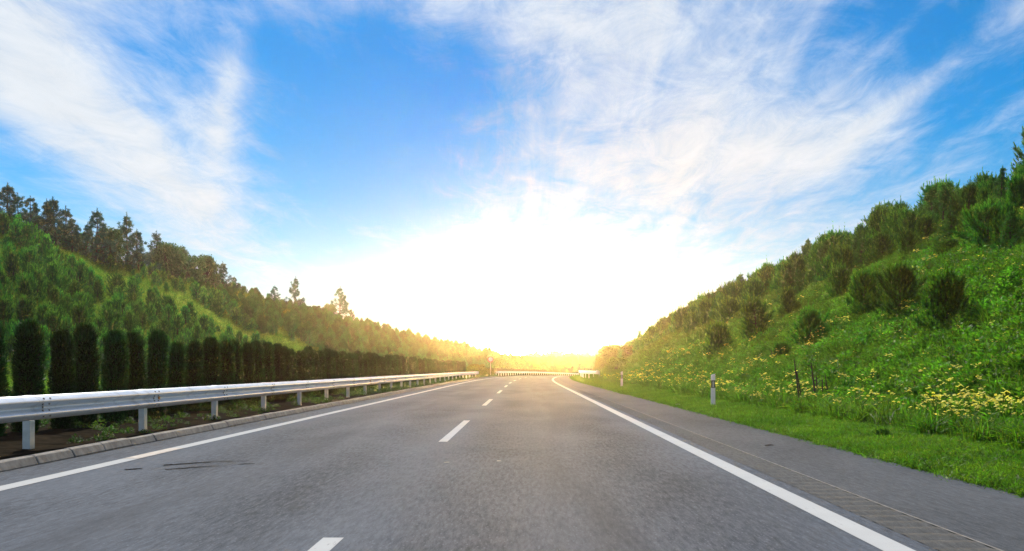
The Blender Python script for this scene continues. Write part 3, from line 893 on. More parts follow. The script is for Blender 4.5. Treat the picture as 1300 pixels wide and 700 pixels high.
def make_hedge(seed):
    """clipped evergreen column: dense sprays round a dark solid core"""
    rg = np.random.default_rng(seed); H = 1.72; parts = []
    ph = rg.random(6) * 6.28
    def rad(z, a_):
        t = z / H
        prof = (0.165 + .04 * np.sin(np.pi * np.clip(t, 0, 1) ** .8)) * np.sqrt(np.clip(1 - np.clip((t - .66) / .37, 0, 1) ** 2.4, .03, 1))
        return prof * (1 + .10 * np.sin(3 * a_ + ph[0] + t * 5) + .08 * np.sin(5 * a_ + ph[1] - t * 11) + .06 * np.sin(17 * t + ph[2] + 2 * a_))
    n = 7500
    z = H * rg.random(n) ** .92; a_ = rg.random(n) * 6.283
    r = rad(z, a_) * rg.uniform(.72, 1.02, n)
    Pb = np.stack([np.cos(a_) * r, np.sin(a_) * r, z], 1)
    D = np.stack([np.cos(a_) * .75, np.sin(a_) * .75, np.full(n, .75)], 1) + rg.normal(size=(n, 3)) * .45
    parts.append(blades(Pb, D, rg.uniform(.04, .085, n), rg.uniform(.014, .024, n), rg))
    m_ = 700
    a2 = rg.random(m_) * 6.283; r2 = .20 * rg.random(m_) ** .5
    zt = H * .97 - r2 * .9 + rg.normal(size=m_) * .03
    parts.append(blades(np.stack([np.cos(a2) * r2, np.sin(a2) * r2, zt], 1), rg.normal(size=(m_, 3)) * .35 + np.array([0, 0, 1]), rg.uniform(.06, .18, m_), rg.uniform(.014, .024, m_), rg))
    V, F = merge(parts)
    core = MB(); rows = []
    zs = np.linspace(0.0, H * .93, 10); k_ = 12
    vs = [(float(rad(np.array(zz), np.array(q * 6.283 / k_)) * .74 * math.cos(q * 6.283 / k_)), float(rad(np.array(zz), np.array(q * 6.283 / k_)) * .74 * math.sin(q * 6.283 / k_)), float(zz)) for zz in zs for q in range(k_)]
    fs = [(i * k_ + q, i * k_ + (q + 1) % k_, (i + 1) * k_ + (q + 1) % k_, (i + 1) * k_ + q) for i in range(9) for q in range(k_)] + [tuple(range(9 * k_, 10 * k_))]
    core.add(vs, fs)  # solid column inside the sprays, added to block light through the hedge
    core.tube([(0, 0, -.15), (0, 0, .3)], [.05, .04], 6)
    return core.mesh('light_block_core', M_CORE), V, F

def make_tuft(seed, n, h, w, spread, rad=.05):
    rg = np.random.default_rng(seed)
    Pb = np.stack([rg.normal(size=n) * rad, rg.normal(size=n) * rad, np.full(n, -.02)], 1)
    D = rg.normal(size=(n, 3)) * spread + np.array([0, 0, 1])
    D = unit(D); L = h * rg.uniform(.5, 1.15, n)
    side = unit(np.cross(D, unit(rg.normal(size=(n, 3))))); W = (w * rg.uniform(.6, 1.2, n))[:, None]
    mid = Pb + D * (L * .55)[:, None]; tip = Pb + unit(D + D * np.array([1, 1, 0]) * .9 + np.array([0, 0, -.12])) * L[:, None]
    V = np.stack([Pb - side * W / 2, Pb + side * W / 2, mid + side * W * .42, mid - side * W * .42, tip], 1).reshape(-1, 3)
    b_ = np.arange(n)[:, None] * 5
    return V, np.concatenate([b_ + np.array([0, 1, 2]), b_ + np.array([0, 2, 3]), b_ + np.array([3, 2, 4])])

def make_weed(seed, n, h, rad, lw):
    rg = np.random.default_rng(seed)
    t = rg.random(n); a_ = rg.random(n) * 6.283; r = rad * (t ** .5) * rg.random(n) ** .5
    Pb = np.stack([np.cos(a_) * r, np.sin(a_) * r, h * rg.random(n) ** .7 * (1 - .5 * (r / rad) ** 2)], 1)
    D = np.stack([np.cos(a_), np.sin(a_), rg.uniform(.1, .9, n)], 1) + rg.normal(size=(n, 3)) * .4
    a1 = leaves(Pb, D, lw * 2.2 * rg.uniform(.6, 1.2, n), lw * rg.uniform(.7, 1.2, n), rg)
    m_ = n // 4
    st_ = blades(np.stack([rg.normal(size=m_) * rad * .3, rg.normal(size=m_) * rad * .3, np.full(m_, -.03)], 1),
                 rg.normal(size=(m_, 3)) * .4 + np.array([0, 0, 1.]), h * rg.uniform(.7, 1.25, m_), np.full(m_, .014), rg)
    return merge([a1, st_])

def make_flower(seed, heads, h, hr):
    """stem mesh data and petal mesh: several flat yellow umbels"""
    rg = np.random.default_rng(seed); st_ = MB(); pt = MB()
    for k_ in range(heads):
        tip = np.array([rg.normal() * .09, rg.normal() * .09, h * rg.uniform(.75, 1.1)])
        st_.tube([(0, 0, -.03), (tip[0] * .4, tip[1] * .4, tip[2] * .6), tuple(tip)], [.006, .005, .003], 3, False)
        n = 8; r = hr * rg.uniform(.7, 1.15); tilt = rg.normal(size=2) * .3
        vs = [tuple(tip + np.array([0, 0, .012]))]
        for q in range(2 * n):
            rr = r * (1.0 if q % 2 else .55) * rg.uniform(.85, 1.1); an = q * math.pi / n
            vs.append((tip[0] + rr * math.cos(an), tip[1] + rr * math.sin(an), tip[2] + tilt[0] * rr * math.cos(an) + tilt[1] * rr * math.sin(an)))
        pt.add(vs, [(0, 1 + q, 1 + (q + 1) % (2 * n)) for q in range(2 * n)])
    for k_ in range(7):
        a_ = rg.random() * 6.283; z = h * rg.uniform(.1, .6); l_ = .12
        st_.add([(0, 0, z), (.05 * math.cos(a_ + .4), .05 * math.sin(a_ + .4), z + .04), (l_ * math.cos(a_), l_ * math.sin(a_), z + .06)], [(0, 1, 2)])
    return st_.mesh('stem', M_WEED), pt.mesh('petals', M_YELLOW)

def kind(mk, name, mat, args_list, fresh_mat=None):
    out = []
    for ar in args_list:
        res = mk(*ar); t, V, F = res[:3]
        me = npmesh(name, V, F, mat)
        if len(res) > 3 and fresh_mat:                     # this year's lighter shoots
            me.materials.append(fresh_mat); mi = np.zeros(len(F), np.int32); mi[-res[3]:] = 1
            me.polygons.foreach_set('material_index', mi)
        out.append((t, me))
    return out

YP = kind(make_young_pine, 'crown', M_PINE, [(1, 2.0, .70), (2, 2.0, .80), (3, 2.0, .58), (4, 2.0, .66), (5, 2.0, .85)], M_SHOOT)
RP = kind(make_young_pine, 'crown', M_PINE3, [(11, 2.0, .95, 1.0, 120, 2.2, .19, .024, 430), (12, 2.0, 1.1, 1.0, 130, 1.8, .19, .024, 430), (13, 2.0, .80, 1.0, 110, 2.8, .19, .024, 430), (14, 2.0, 1.0, 1.0, 120, 2.3, .19, .024, 430)], M_SHOOT2)
OP = kind(make_old_pine, 'crown', M_PINE2, [(21, 4.5, 1.3), (22, 4.5, 1.55), (23, 4.5, 1.15), (24, 4.5, 1.7)])
OPR = kind(make_old_pine, 'crown', M_PINE3, [(25, 4.5, 1.25), (26, 4.5, 1.0), (27, 4.5, 1.5)])
LB = kind(make_leafy, 'crown', M_LEAF, [(31, 2.0, 1.0), (32, 2.0, 1.15), (33, 2.0, .9)])
CB = kind(make_leafy, 'crown', M_LEAF2, [(41, 2.0, 1.1, 80, 95), (42, 2.0, 1.3, 80, 95)])
HG = kind(make_hedge, 'foliage', M_HEDGE, [(51,), (52,), (53,), (54,)])

def plant(name, pair, s, l, scale, label, cat, group, wide=1.0, sink=0.05, part='crown', trunk='trunk'):
    z = float(hgt(s, l)) - sink
    e_ = empty(name, P(s, l, z), random.random() * 6.283)
    e_.scale = (scale * wide, scale * wide, scale)
    e_.rotation_euler = (random.uniform(-.04, .04), random.uniform(-.04, .04), e_.rotation_euler.z)
    tag(e_, label, cat, group)
    link(trunk, pair[0], None, e_); link(part, pair[1], None, e_)
    return e_

# ------------------------------------------------------------------ median hedge
ORD = ['first', 'second', 'third', 'fourth', 'fifth', 'sixth', 'seventh', 'eighth', 'ninth', 'tenth', 'eleventh', 'twelfth', 'thirteenth', 'fourteenth', 'fifteenth', 'sixteenth', 'seventeenth', 'eighteenth', 'nineteenth', 'twentieth', 'twenty-first', 'twenty-second', 'twenty-third', 'twenty-fourth']
i = 0; s = 13.9
while s < 119:
    sc_ = random.uniform(.94, 1.06)
    wide = random.uniform(.90, 1.10) / sc_ * 0.98
    if i < 24: lab = ORD[i] + ' dark clipped hedge column behind the guardrail, counted from the left edge'
    else: lab = 'clipped evergreen column in the far golden part of the median hedge'
    plant('hedge_shrub', HG[i % 4], s + random.uniform(-.09, .09), -7.75 + random.uniform(-.06, .06), sc_, lab, 'hedge shrub', 'clipped columns of the median hedge', wide, .02, 'foliage', 'light_block_core')
    s += 1.16; i += 1
for (q, l_, h_) in ((123, -7.2, 1.3), (128, -7.5, 1.6), (135, -7.3, 1.5), (145, -7.0, 1.0)):
    plant('median_bush', LB[i % 3], q, l_, h_ / 2, {123: 'low bush just past the end of the near guardrail', 128: 'rounded bush in the middle of the median gap', 135: 'bush before the round sign in the median gap', 145: 'small bush at the start of the far guardrail'}[q], 'bush', 'bushes in the median gap'); i += 1
j = 0; s = 150.0
while s < 250:
    plant('hedge_shrub', HG[j % 4], s, -7.9, random.uniform(.6, .75), 'tiny far hedge shrub behind the guardrail of the bend', 'hedge shrub', 'far hedge of the bend', 1.1, .02, 'foliage', 'light_block_core'); s += 1.6; j += 1

# ------------------------------------------------------------------ left slope
def top_height(px, py, s, l):
    p = P(s, l, hgt(s, l)); return (VPY - py) / FPX * p[1] + EYE - p[2]

SKY_PINES = [(-6, 246, 'o', 1), (13, 234, 'o', 1), (26, 246, 'o', 1), (42, 250, 'o', 0), (58, 254, 'o', 1), (73, 251, 'o', 1), (82, 262, 'o', 1), (93, 278, 'o', 0), (108, 283, 'o', 1), (123, 265, 'o', 1), (136, 294, 'b', 0),
             (148, 289, 'o', 0), (163, 272, 'o', 1), (177, 292, 'o', 0), (198, 294, 'o', 1), (213, 311, 'b', 1), (226, 318, 'b', 0), (239, 325, 'b', 1), (260, 328, 'b', 1), (270, 332, 'o', 0), (282, 333, 'o', 1), (297, 351, 'o', 0),
             (323, 368, 'b', 0), (347, 363, 'o', 1), (374, 352, 'o', 2), (402, 389, 'b', 1), (418, 388, 'b', 1), (431, 365, 'o', 2), (446, 392, 'o', 1), (475, 409, 'b', 1), (490, 412, 'b', 1)]
names = {374: 'tall open pine on the left skyline, standing alone against pale cloud', 431: 'tall dark pine rising from bushes at the far end of the left skyline', 123: 'pointed dark pine on the left skyline with a thin leading shoot, left of its twin',
         163: 'pointed layered pine on the left skyline, right of its twin', 13: 'tallest dark pine at the far left of the skyline', 198: 'slim pointed pine on the left skyline, right of the twin pines', 282: 'thin sparse pine at the right end of the left hilltop row'}
cnt = {'o': 0, 'b': 0}
for n_, (px_, py_, kd, big) in enumerate(SKY_PINES):
    od = ORD[cnt[kd]]; cnt[kd] += 1
    l_ = -41.5 + random.uniform(-1.5, .8) if px_ < 420 else -41.0 + (px_ - 420) * .03
    s = find_s(px_, l_); h_ = max(1.6, top_height(px_, py_, s, l_))
    if kd == 'o':
        plant('pine_tree', OP[n_ % 4], s, l_, h_ / 4.65, names.get(px_, od + ' dark pine from the left along the left skyline'), 'pine tree', 'pines on the left skyline', (.95 if h_ > 5 else 1.15))
    else:
        plant('crest_bush', CB[n_ % 2], s, l_, h_ / 2.0, od + ' leafy bush from the left along the left skyline', 'bush', 'leafy bushes on the left skyline', .8)

def clearing(s, l):      # the open grassy patch on the left slope
    c = np.array([[93, -38.5], [104, -33.0], [114, -29.0], [128, -26.5]])
    d = 1e9
    for q in range(3):
        a_, b_ = c[q], c[q + 1]; t = np.clip(((s - a_[0]) * (b_[0] - a_[0]) + (l - a_[1]) * (b_[1] - a_[1])) / ((b_ - a_) @ (b_ - a_)), 0, 1)
        p = a_ + t * (b_ - a_); d = min(d, math.hypot((s - p[0]) / 2.2, l - p[1]))
    return d

cand = []
rg = np.random.default_rng(5)
pts = []
def poisson(n, s0, s1, l0, l1, dist, pts, sp=1.0):
    out = []
    cell = {}
    for p in pts: cell.setdefault((int(p[0] / dist), int(p[1] / dist)), []).append(p)
    for _ in range(n):
        # more candidates near the camera
        p = (s0 + (s1 - s0) * rg.random() ** sp, l0 + (l1 - l0) * rg.random())
        k_ = (int(p[0] / dist), int(p[1] / dist)); ok = True
        for a_ in (-1, 0, 1):
            for b_ in (-1, 0, 1):
                for q in cell.get((k_[0] + a_, k_[1] + b_), ()):
                    if (q[0] - p[0]) ** 2 + (q[1] - p[1]) ** 2 < dist * dist: ok = False; break
        if ok: cell.setdefault(k_, []).append(p); out.append(p)
    return out
lp = poisson(15000, 44, 380, -45.5, -24.5, 1.2, [])
lp = [p for p in lp if clearing(*p) > (3.6 if random.random() < .88 else 1.5) and p[1] > -23.3 - float(hleft(p[0])) / .66 - 3.5]
lp.sort(key=lambda p: p[0] + 0.0 * p[1])
proto_idx = []
far_pines = []
count = 0
for p in lp:
    hh = random.uniform(1.3, 2.5) * (.70 if p[1] < -37 and p[0] > 100 else 1.0)
    if clearing(*p) < 3.2: hh *= .6
    P_ = P(p[0], p[1], hgt(*p)); px_, py_ = proj(P_)
    if px_ < -40: continue
    if count < 300:
        plant('young_pine', YP[count % 5], p[0], p[1], hh / 2.0, 'young green pine in the dense planting on the nearer left slope', 'pine tree', 'young pines on the left slope', random.uniform(.85, 1.1)); count += 1
    else:
        far_pines.append((p[0], p[1], hh / 2.0))

# ------------------------------------------------------------------ instanced ground cover (uncountable)
def scatter(name, protos, S, L, scl, label, cat, parent=None, tilt=.12, zoff=0.0, widen=None, world_pts=None):
    """protos: list of meshes; one object that carries the whole growth"""
    n = len(scl)
    pts_ = P(np.asarray(S), np.asarray(L), hgt(S, L) + zoff) if world_pts is None else world_pts
    me = bpy.data.meshes.new(name); me.vertices.add(n); me.vertices.foreach_set('co', np.asarray(pts_, np.float32).ravel())
    rg_ = np.random.default_rng(len(name) + n)
    rot = np.stack([rg_.normal(size=n) * tilt, rg_.normal(size=n) * tilt, rg_.random(n) * 6.283], 1).astype(np.float32)
    a_ = me.attributes.new('rot', 'FLOAT_VECTOR', 'POINT'); a_.data.foreach_set('vector', rot.ravel())
    a_ = me.attributes.new('scl', 'FLOAT', 'POINT'); a_.data.foreach_set('value', np.asarray(scl, np.float32))
    a_ = me.attributes.new('pick', 'INT', 'POINT'); a_.data.foreach_set('value', rg_.integers(0, len(protos), n).astype(np.int32))
    me.update()
    o = link(name, me); tag(o, label, cat, kind='stuff')
    nt = bpy.data.node_groups.new(name, 'GeometryNodeTree')
    nt.interface.new_socket('Geometry', in_out='INPUT', socket_type='NodeSocketGeometry')
    nt.interface.new_socket('Geometry', in_out='OUTPUT', socket_type='NodeSocketGeometry')
    gi = nt.nodes.new('NodeGroupInput'); go = nt.nodes.new('NodeGroupOutput')
    iop = nt.nodes.new('GeometryNodeInstanceOnPoints'); jn = nt.nodes.new('GeometryNodeJoinGeometry')
    for k_, pm in enumerate(protos):
        po = bpy.data.objects.new(name + '_source', pm)
        oi = nt.nodes.new('GeometryNodeObjectInfo'); oi.inputs['Object'].default_value = po
        oi.inputs['As Instance'].default_value = True
        nt.links.new(oi.outputs['Geometry'], jn.inputs[0])
    def attr(nm, tp):
        q = nt.nodes.new('GeometryNodeInputNamedAttribute'); q.data_type = tp; q.inputs['Name'].default_value = nm
        return [x_ for x_ in q.outputs if x_.enabled and x_.name == 'Attribute'][0]
    nt.links.new(gi.outputs[0], iop.inputs['Points']); nt.links.new(jn.outputs[0], iop.inputs['Instance'])
    iop.inputs['Pick Instance'].default_value = True
    nt.links.new(attr('pick', 'INT'), iop.inputs['Instance Index'])
    nt.links.new(attr('rot', 'FLOAT_VECTOR'), iop.inputs['Rotation'])
    nt.links.new(attr('scl', 'FLOAT'), iop.inputs['Scale'])
    nt.links.new(iop.outputs[0], go.inputs[0])
    md = o.modifiers.new('growth', 'NODES'); md.node_group = nt
    return o

def joined(pair, mat_t):
    """trunk and crown of a pair as one mesh for instancing"""
    t, c = pair
    me = bpy.data.meshes.new('tree_source')
    vs = [v.co[:] for v in t.vertices]; fs = [tuple(p.vertices) for p in t.polygons]
    n0 = len(vs); nf = len(fs)
    cv = np.empty(len(c.vertices) * 3, np.float32); c.vertices.foreach_get('co', cv)
    vs += [tuple(q) for q in cv.reshape(-1, 3).tolist()]; fs += [tuple(n0 + i_ for i_ in p.vertices) for p in c.polygons]
    me.from_pydata(vs, [], fs); me.materials.append(mat_t); me.materials.append(c.materials[0])
    mi = np.zeros(len(fs), np.int32); mi[nf:] = 1; me.polygons.foreach_set('material_index', mi); me.update()
    return me

if far_pines:
    fp = np.array(far_pines)
    scatter('far_young_pines', [joined(YP[0], M_BARK), joined(YP[1], M_BARK), joined(YP[3], M_BARK)], fp[:, 0], fp[:, 1], fp[:, 2], 'farther young pines merging into one mass on the left slope', 'pine trees', zoff=-.05, tilt=.04)

def uni(n, s0, s1, l0, l1, sp=1.0, lpow=1.0):
    return s0 + (s1 - s0) * rg.random(n) ** sp, l0 + (l1 - l0) * rg.random(n) ** lpow

T_SHORT = [npmesh('tuft', *make_tuft(q, 36, .085, .009, .6, .05), M_GRASS) for q in (61, 62, 63)]
T_LONG = [npmesh('tuft', *make_tuft(q, 30, .34, .014, .42, .05), M_GRASS) for q in (64, 65)]
T_SLOPE = [npmesh('tuft', *make_tuft(q, 40, .55, .040, .5, .16), M_GRASSL) for q in (66, 67)]
T_CLEAR = [npmesh('tuft', *make_tuft(q, 34, .42, .040, .6, .18), M_GRASSC) for q in (73, 74)]
T_WEED = [npmesh('weed', *make_weed(q, 90, .42, .26, .050), M_WEED) for q in (68, 69, 70)]
T_WEEDS = [npmesh('weed', *make_weed(q, 50, .20, .16, .035), M_MEDW) for q in (71, 72)]

S, L = uni(60000, 5, 46, 4.50, 8.6, 1.15)
keep = rg.random(len(S)) < np.clip(.35 + (L - 4.5) * 1.5, 0, 1)
scatter('verge_grass', T_SHORT, S[keep], L[keep], rg.uniform(.7, 1.5, keep.sum()), 'short green grass on the right verge beside the shoulder', 'grass', tilt=.2)
S2, L2 = uni(2600, 5, 46, 4.40, 4.62, 1.15)
scatter('verge_edge_grass', T_SHORT, S2, L2, rg.uniform(.5, 1.2, len(S2)), 'ragged grass creeping over the edge of the shoulder', 'grass', tilt=.4, zoff=.0)
S, L = uni(34000, 46, 175, 4.50, 8.6, 1.3)
scatter('far_verge_grass', T_SHORT, S, L, rg.uniform(1.3, 2.4, len(S)), 'golden grass on the far part of the right verge', 'grass', tilt=.2)
S, L = uni(30000, 7, 170, 6.3, 27, 1.5)
keep = L < 8 + hright(S) / .6 + 4
scatter('slope_grass', T_LONG, S[keep], L[keep], rg.uniform(.8, 1.7, keep.sum()) * (1 + S[keep] / 160), 'long grass between the weeds of the right slope', 'grass', tilt=.2)
S, L = uni(34000, 8, 175, 7.4, 27, 1.45, .9)
keep = (L < 8 + hright(S) / .6 + 4) & (rg.random(len(S)) < .35 + .9 * (wob(S, L, .6, 3.0) > -.25))
scatter('slope_weeds', T_WEED, S[keep], L[keep], rg.uniform(.5, 1.35, keep.sum()), 'leafy green weeds covering the right slope', 'weeds', tilt=.2)
S, L = uni(26000, 44, 330, -45, -21, 1.3)
scatter('left_slope_grass', T_SLOPE, S, L, rg.uniform(.7, 1.5, len(S)), 'pale green grass on the left slope and its clearing', 'grass', tilt=.2)
S, L = uni(30000, 84, 140, -41, -24)
keep = np.array([clearing(a_, b_) < 3.4 for a_, b_ in zip(S, L)]); S, L = S[keep], L[keep]
scatter('clearing_grass', T_CLEAR, S, L, rg.uniform(.6, 1.2, len(S)), 'bright yellow-green grass in the open strip of the left slope', 'grass', tilt=.2)
S, L = uni(3400, 9, 150, -9.4, -6.05, 1.2)
keep = (wob(S, L, .8, 9.0) > -.1) | (S > 40); S, L = S[keep], L[keep]
scatter('median_weeds', T_WEEDS, S, L, rg.uniform(.4, 1.1, len(S)) * (.5 + .5 * np.clip((S - 8) / 30, 0, 1)), 'low weeds on dark soil below the left guardrail', 'weeds', tilt=.2)

# ------------------------------------------------------------------ right slope: shrubs placed one by one
RIGHT = [  # foot x, foot y, top y, width, label
    (910, 457, 408, 34, 'golden green pine shrub behind the nearest delineator post'),
    (961, 434, 376, 49, 'broad pine shrub in the middle of the right slope, left of the stakes'),
    (997, 462, 431, 28, 'small brown-shaded pine shrub above the leaning stakes'),
    (1031, 442, 386, 47, 'rounded dark pine shrub above and right of the leaning stakes'),
    (926, 412, 378, 28, 'small pine shrub just below the right skyline row, golden side'),
    (1066, 382, 333, 30, 'bright green upright pine shrub at the lower edge of the skyline trees'),
    (875, 468, 428, 34, 'golden pine shrub low on the slope left of the nearest delineator post'),
    (1257, 318, 256, 61, 'large round dark pine under the skyline trees near the right edge'),
    (1207, 322, 302, 32, 'low round green bush left of the large dark pine near the right edge'),
    (1153, 327, 290, 28, 'upright green pine below the skyline, left of the low round bush'),
    (1100, 402, 333, 43, 'left of three tall bushy pines in the middle of the right slope'),
    (1143, 406, 329, 54, 'middle of three tall bushy pines in the middle of the right slope'),
    (1200, 425, 341, 71, 'right and widest of three tall bushy pines in the middle of the right slope'),
    (1292, 530, 488, 60, 'low dark shrub at the right edge above the brightest flowers'),
    (1078, 512, 484, 30, 'low dark shrub at the slope foot right of the stakes'),
    (1113, 556, 540, 22, 'tiny dark green tuft of a shrub in the verge grass'),
    (1165, 515, 488, 40, 'low dark shrub at the slope foot around the thin dead stems'),
    (1250, 505, 478, 44, 'low dark shrub in the weeds left of the right edge'),
    (890, 430, 396, 26, 'small golden pine shrub under the left end of the right skyline'),
    (848, 462, 425, 34, 'golden bushy pine at the left end of the slope'),
    (1000, 400, 362, 26, 'small pine shrub between the skyline row and the broad shrub'),
]
for n_, (px_, by, ty, w_, lab) in enumerate(RIGHT):
    s, l_ = find_ground(px_, by, 1)
    d = float(P(s, l_, 0)[1]); h_ = (by - ty) / FPX * d; wid = w_ / FPX * d
    pr = RP[n_ % 4]
    if 'low' in lab or 'tiny' in lab: pr = RP[1]
    rm = (.95, 1.1, .8, 1.0)[RP.index(pr)]
    sc_ = h_ / 2.2
    plant('slope_shrub', pr, s, l_, sc_, lab, 'shrub', 'pine shrubs on the right slope', np.clip(1.3 * wid / (2 * rm * sc_), .9, 2.2))

# skyline row of the right slope
rp = poisson(3400, 24, 200, 11.5, 31, 1.25, [])
sel = []
for p in rp:
    crest = 8 + float(hright(p[0])) / .6
    if p[1] < crest - 6.0 - 1.5 * math.sin(p[0] * .21) or p[1] > crest + 3.0: continue
    q = proj(P(p[0], p[1], hgt(*p)))
    if q[0] > 1400: continue
    sel.append(p)
sel.sort(key=lambda p: p[0])
for n_, p in enumerate(sel[:300]):
    s_, l_ = p
    lab = ('dark green young pine in the skyline row near the right edge' if s_ < 55 else 'young pine with pointed shoots in the middle of the right skyline row' if s_ < 100 else 'golden young pine at the far end of the right skyline row')
    if n_ % 6 == 2:
        plant('skyline_pine', OPR[n_ // 6 % 3], s_, l_, random.uniform(2.2, 3.1) / 4.65 * (.66 if s_ < 48 else 1.0), lab, 'pine tree', 'young pines along the right skyline', 1.0); continue
    plant('skyline_pine', RP[n_ % 4], s_, l_, random.choice((random.uniform(1.1, 2.0), random.uniform(1.7, 2.9))) / 2.0 * (.68 if s_ < 48 else .95), lab, 'pine tree', 'young pines along the right skyline', random.uniform(.8, 1.2))

# leafy bushes where the right slope runs out
rt = random.Random(3); thick = []
for px_ in range(742, 872, 5):
    ty = float(np.interp(px_, [742, 755, 765, 780, 800, 812, 822, 835, 850, 870], [462, 450, 442, 435, 433, 437, 430, 413, 405, 398])) + rt.uniform(0, 6)
    thick.append((px_ + rt.uniform(-2, 2), ty, rt.uniform(8.6, 10.5) if px_ < 800 else rt.uniform(11, 16)))
for px_ in range(765, 875, 10):
    thick.append((px_ + rt.uniform(-3, 3), rt.uniform(452, 464), rt.uniform(8.0, 9.6)))
thick.sort()
for n_, (px_, ty, l_) in enumerate(thick):
    s_ = find_s(px_, l_)
    h_ = float(np.clip(top_height(px_, ty, s_, l_), 1.0, 4.6))
    od = ORD[n_] if n_ < 24 else ORD[len(thick) - 1 - n_]
    lab = od + (' golden leafy bush from the left' if n_ < 24 else ' golden leafy bush counted back from the pines') + ' in the thicket behind the right guardrail'
    plant('leafy_bush', LB[n_ % 3], s_, l_, h_ / 2.0, lab, 'bush', 'thicket behind the right guardrail', 1.0 if h_ > 2.5 else 1.2)

# thin stakes and dead stems standing in the weeds
def stem_clump(label, stems):
    s0_, l0_ = find_ground(stems[0][0], stems[0][1], 1)
    e_ = empty('dead_weed', P(s0_, l0_, hgt(s0_, l0_))); tag(e_, label, 'dead stems', 'dead stems on the right slope')
    d = float(P(s0_, l0_, 0)[1])
    for (bx, by, tx, ty) in stems:
        x0 = (bx - stems[0][0]) / FPX * d; x1 = (tx - stems[0][0]) / FPX * d; h_ = (by - ty) / FPX * d
        yo = random.uniform(-.25, .25)
        z0 = float(hgt(s0_, l0_ + x0) - hgt(s0_, l0_)) - .05
        b = MB(); r_ = random.uniform(.020, .034)
        mid = ((x0 + x1) / 2 + random.uniform(-.03, .03), yo, z0 + h_ * .5)
        b.tube([(x0, yo, z0), mid, (x1, yo + .05, z0 + h_)], [r_, r_ * .8, r_ * .45], 6)
        for q in range(5):
            t = random.uniform(.35, .95); a_ = random.random() * 6.283; ln = random.uniform(.08, .28)
            px0 = (x0 + (x1 - x0) * t, yo, z0 + h_ * t)
            b.tube([px0, (px0[0] + math.cos(a_) * ln, px0[1] + math.sin(a_) * ln, px0[2] + ln * .5)], [r_ * .4, r_ * .15], 4)
        link('stem', b.mesh('stem', M_STEM), None, e_)
stem_clump('tallest bare brown stems leaning above the flowers right of the delineator post', [(1016, 519, 1008, 453), (1018, 520, 1011, 470), (1034, 514, 1028, 452)])
stem_clump('cluster of short bare brown stems just right of the tallest stems', [(1042, 516, 1040, 476), (1046, 516, 1047, 480), (1052, 516, 1049, 474), (1038, 515, 1036, 490)])
stem_clump('thin dead stems in a dark shrub below the three bushy pines', [(1172, 502, 1168, 474), (1176, 503, 1173, 482), (1163, 500, 1160, 474), (1184, 500, 1182, 480), (1148, 508, 1146, 482)])
stem_clump('slim bare stem by the golden side of the slope, left of the leaning stems', [(981, 470, 979, 440), (983, 470, 982, 446)])

# yellow wildflowers
FL = [make_flower(81, 4, .42, .034), make_flower(82, 6, .50, .032), make_flower(83, 3, .36, .036), make_flower(84, 9, .46, .034)]
fl = []
for (s0_, s1_, l0_, l1_, n) in ((16.2, 19.5, 7.0, 8.6, 75), (14, 22, 6.5, 9.6, 45), (20, 40, 6.2, 9.2, 120), (16, 45, 8, 17, 270), (40, 90, 6.0, 12, 300), (30, 80, 12, 22, 130)):
    a_, b_ = uni(n, s0_, s1_, l0_, l1_); fl += list(zip(a_, b_))
fl = [p for p in fl if wob(p[0] * 1.0, p[1], .9, 6.0) > -.35]
def showing(p):
    q = proj(P(p[0], p[1], hgt(*p))); return q[0] < 1330
fl = sorted([p for p in fl if showing(p)], key=lambda p: p[0])
for n_, p in enumerate(fl[:300]):
    st_, pe_ = FL[n_ % 4]
    e_ = empty('yellow_wildflower', P(p[0], p[1], hgt(*p)), random.random() * 6.283)
    sc_ = random.uniform(.8, 1.35); e_.scale = (sc_,) * 3
    tag(e_, 'small yellow wildflower blooming on the nearer part of the right slope', 'flower', 'yellow wildflowers of the right slope')
    link('stem', st_, None, e_); link('petals', pe_, None, e_)
fp = np.array(fl[300:])
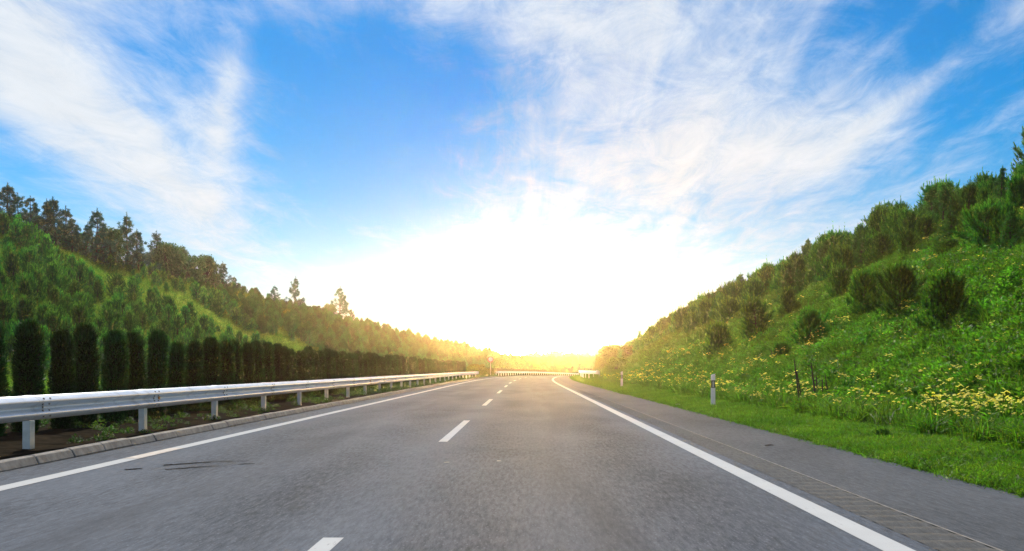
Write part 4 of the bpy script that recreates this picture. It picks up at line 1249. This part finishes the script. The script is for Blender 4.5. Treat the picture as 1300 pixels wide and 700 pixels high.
def flower_src(pair):
    st_, pe_ = pair; me = bpy.data.meshes.new('flower_source')
    vs = [v.co[:] for v in st_.vertices]; fs = [tuple(p.vertices) for p in st_.polygons]; n0 = len(vs); nf = len(fs)
    vs += [v.co[:] for v in pe_.vertices]; fs += [tuple(n0 + q for q in p.vertices) for p in pe_.polygons]
    me.from_pydata(vs, [], fs); me.materials.append(M_WEED); me.materials.append(M_YELLOW)
    mi = np.zeros(len(fs), np.int32); mi[nf:] = 1; me.polygons.foreach_set('material_index', mi); me.update(); return me
if len(fp):
    scatter('far_wildflowers', [flower_src(q) for q in FL], fp[:, 0], fp[:, 1], rg.uniform(.9, 1.6, len(fp)), 'scattered yellow wildflowers on the farther part of the right slope', 'flowers', tilt=.1)

# forest on the closing ridge
n = 2600
fx = rg.uniform(-260, 420, n); fy = rg.uniform(600, 960, n)
fz = ridge_h(fx, fy) - .3
scatter('ridge_forest', [joined(LB[0], M_BARK), joined(OP[1], M_BARK), joined(LB[1], M_BARK)], None, None, rg.uniform(.75, 1.2, n), 'pale hazy forest covering the low ridge at the end of the road', 'forest', tilt=.03, world_pts=np.stack([fx, fy, fz], 1))
# growth on the left bank beyond the planted pines
S, L = uni(700, 330, 600, -70, -24)
scatter('far_bank_wood', [joined(LB[0], M_BARK), joined(YP[1], M_BARK), joined(LB[2], M_BARK)], S, L, rg.uniform(.8, 1.5, len(S)), 'hazy bushes and young trees on the bank of the far bend', 'trees', tilt=.03)

# ------------------------------------------------------------------ haze: the air between the slopes
hz = MB(); hz.box((0, 100, 5.4), (3200, 3300, 28.8))
hm = bpy.data.materials.new('haze_air'); hm.use_nodes = True
g = G(hm.node_tree); g.n.clear()
out = g.node('ShaderNodeOutputMaterial'); pv = g.node('ShaderNodeVolumePrincipled')
pv.inputs['Color'].default_value = (0.98, 0.95, 0.90, 1); pv.inputs['Density'].default_value = HAZE_DENSITY
pv.inputs['Anisotropy'].default_value = HAZE_G
g.l.new(pv.outputs[0], out.inputs['Volume'])
hz_o = link('haze', hz.mesh('haze', hm)); tag(hz_o, 'thin golden haze in the air over the road', 'haze', kind='stuff')
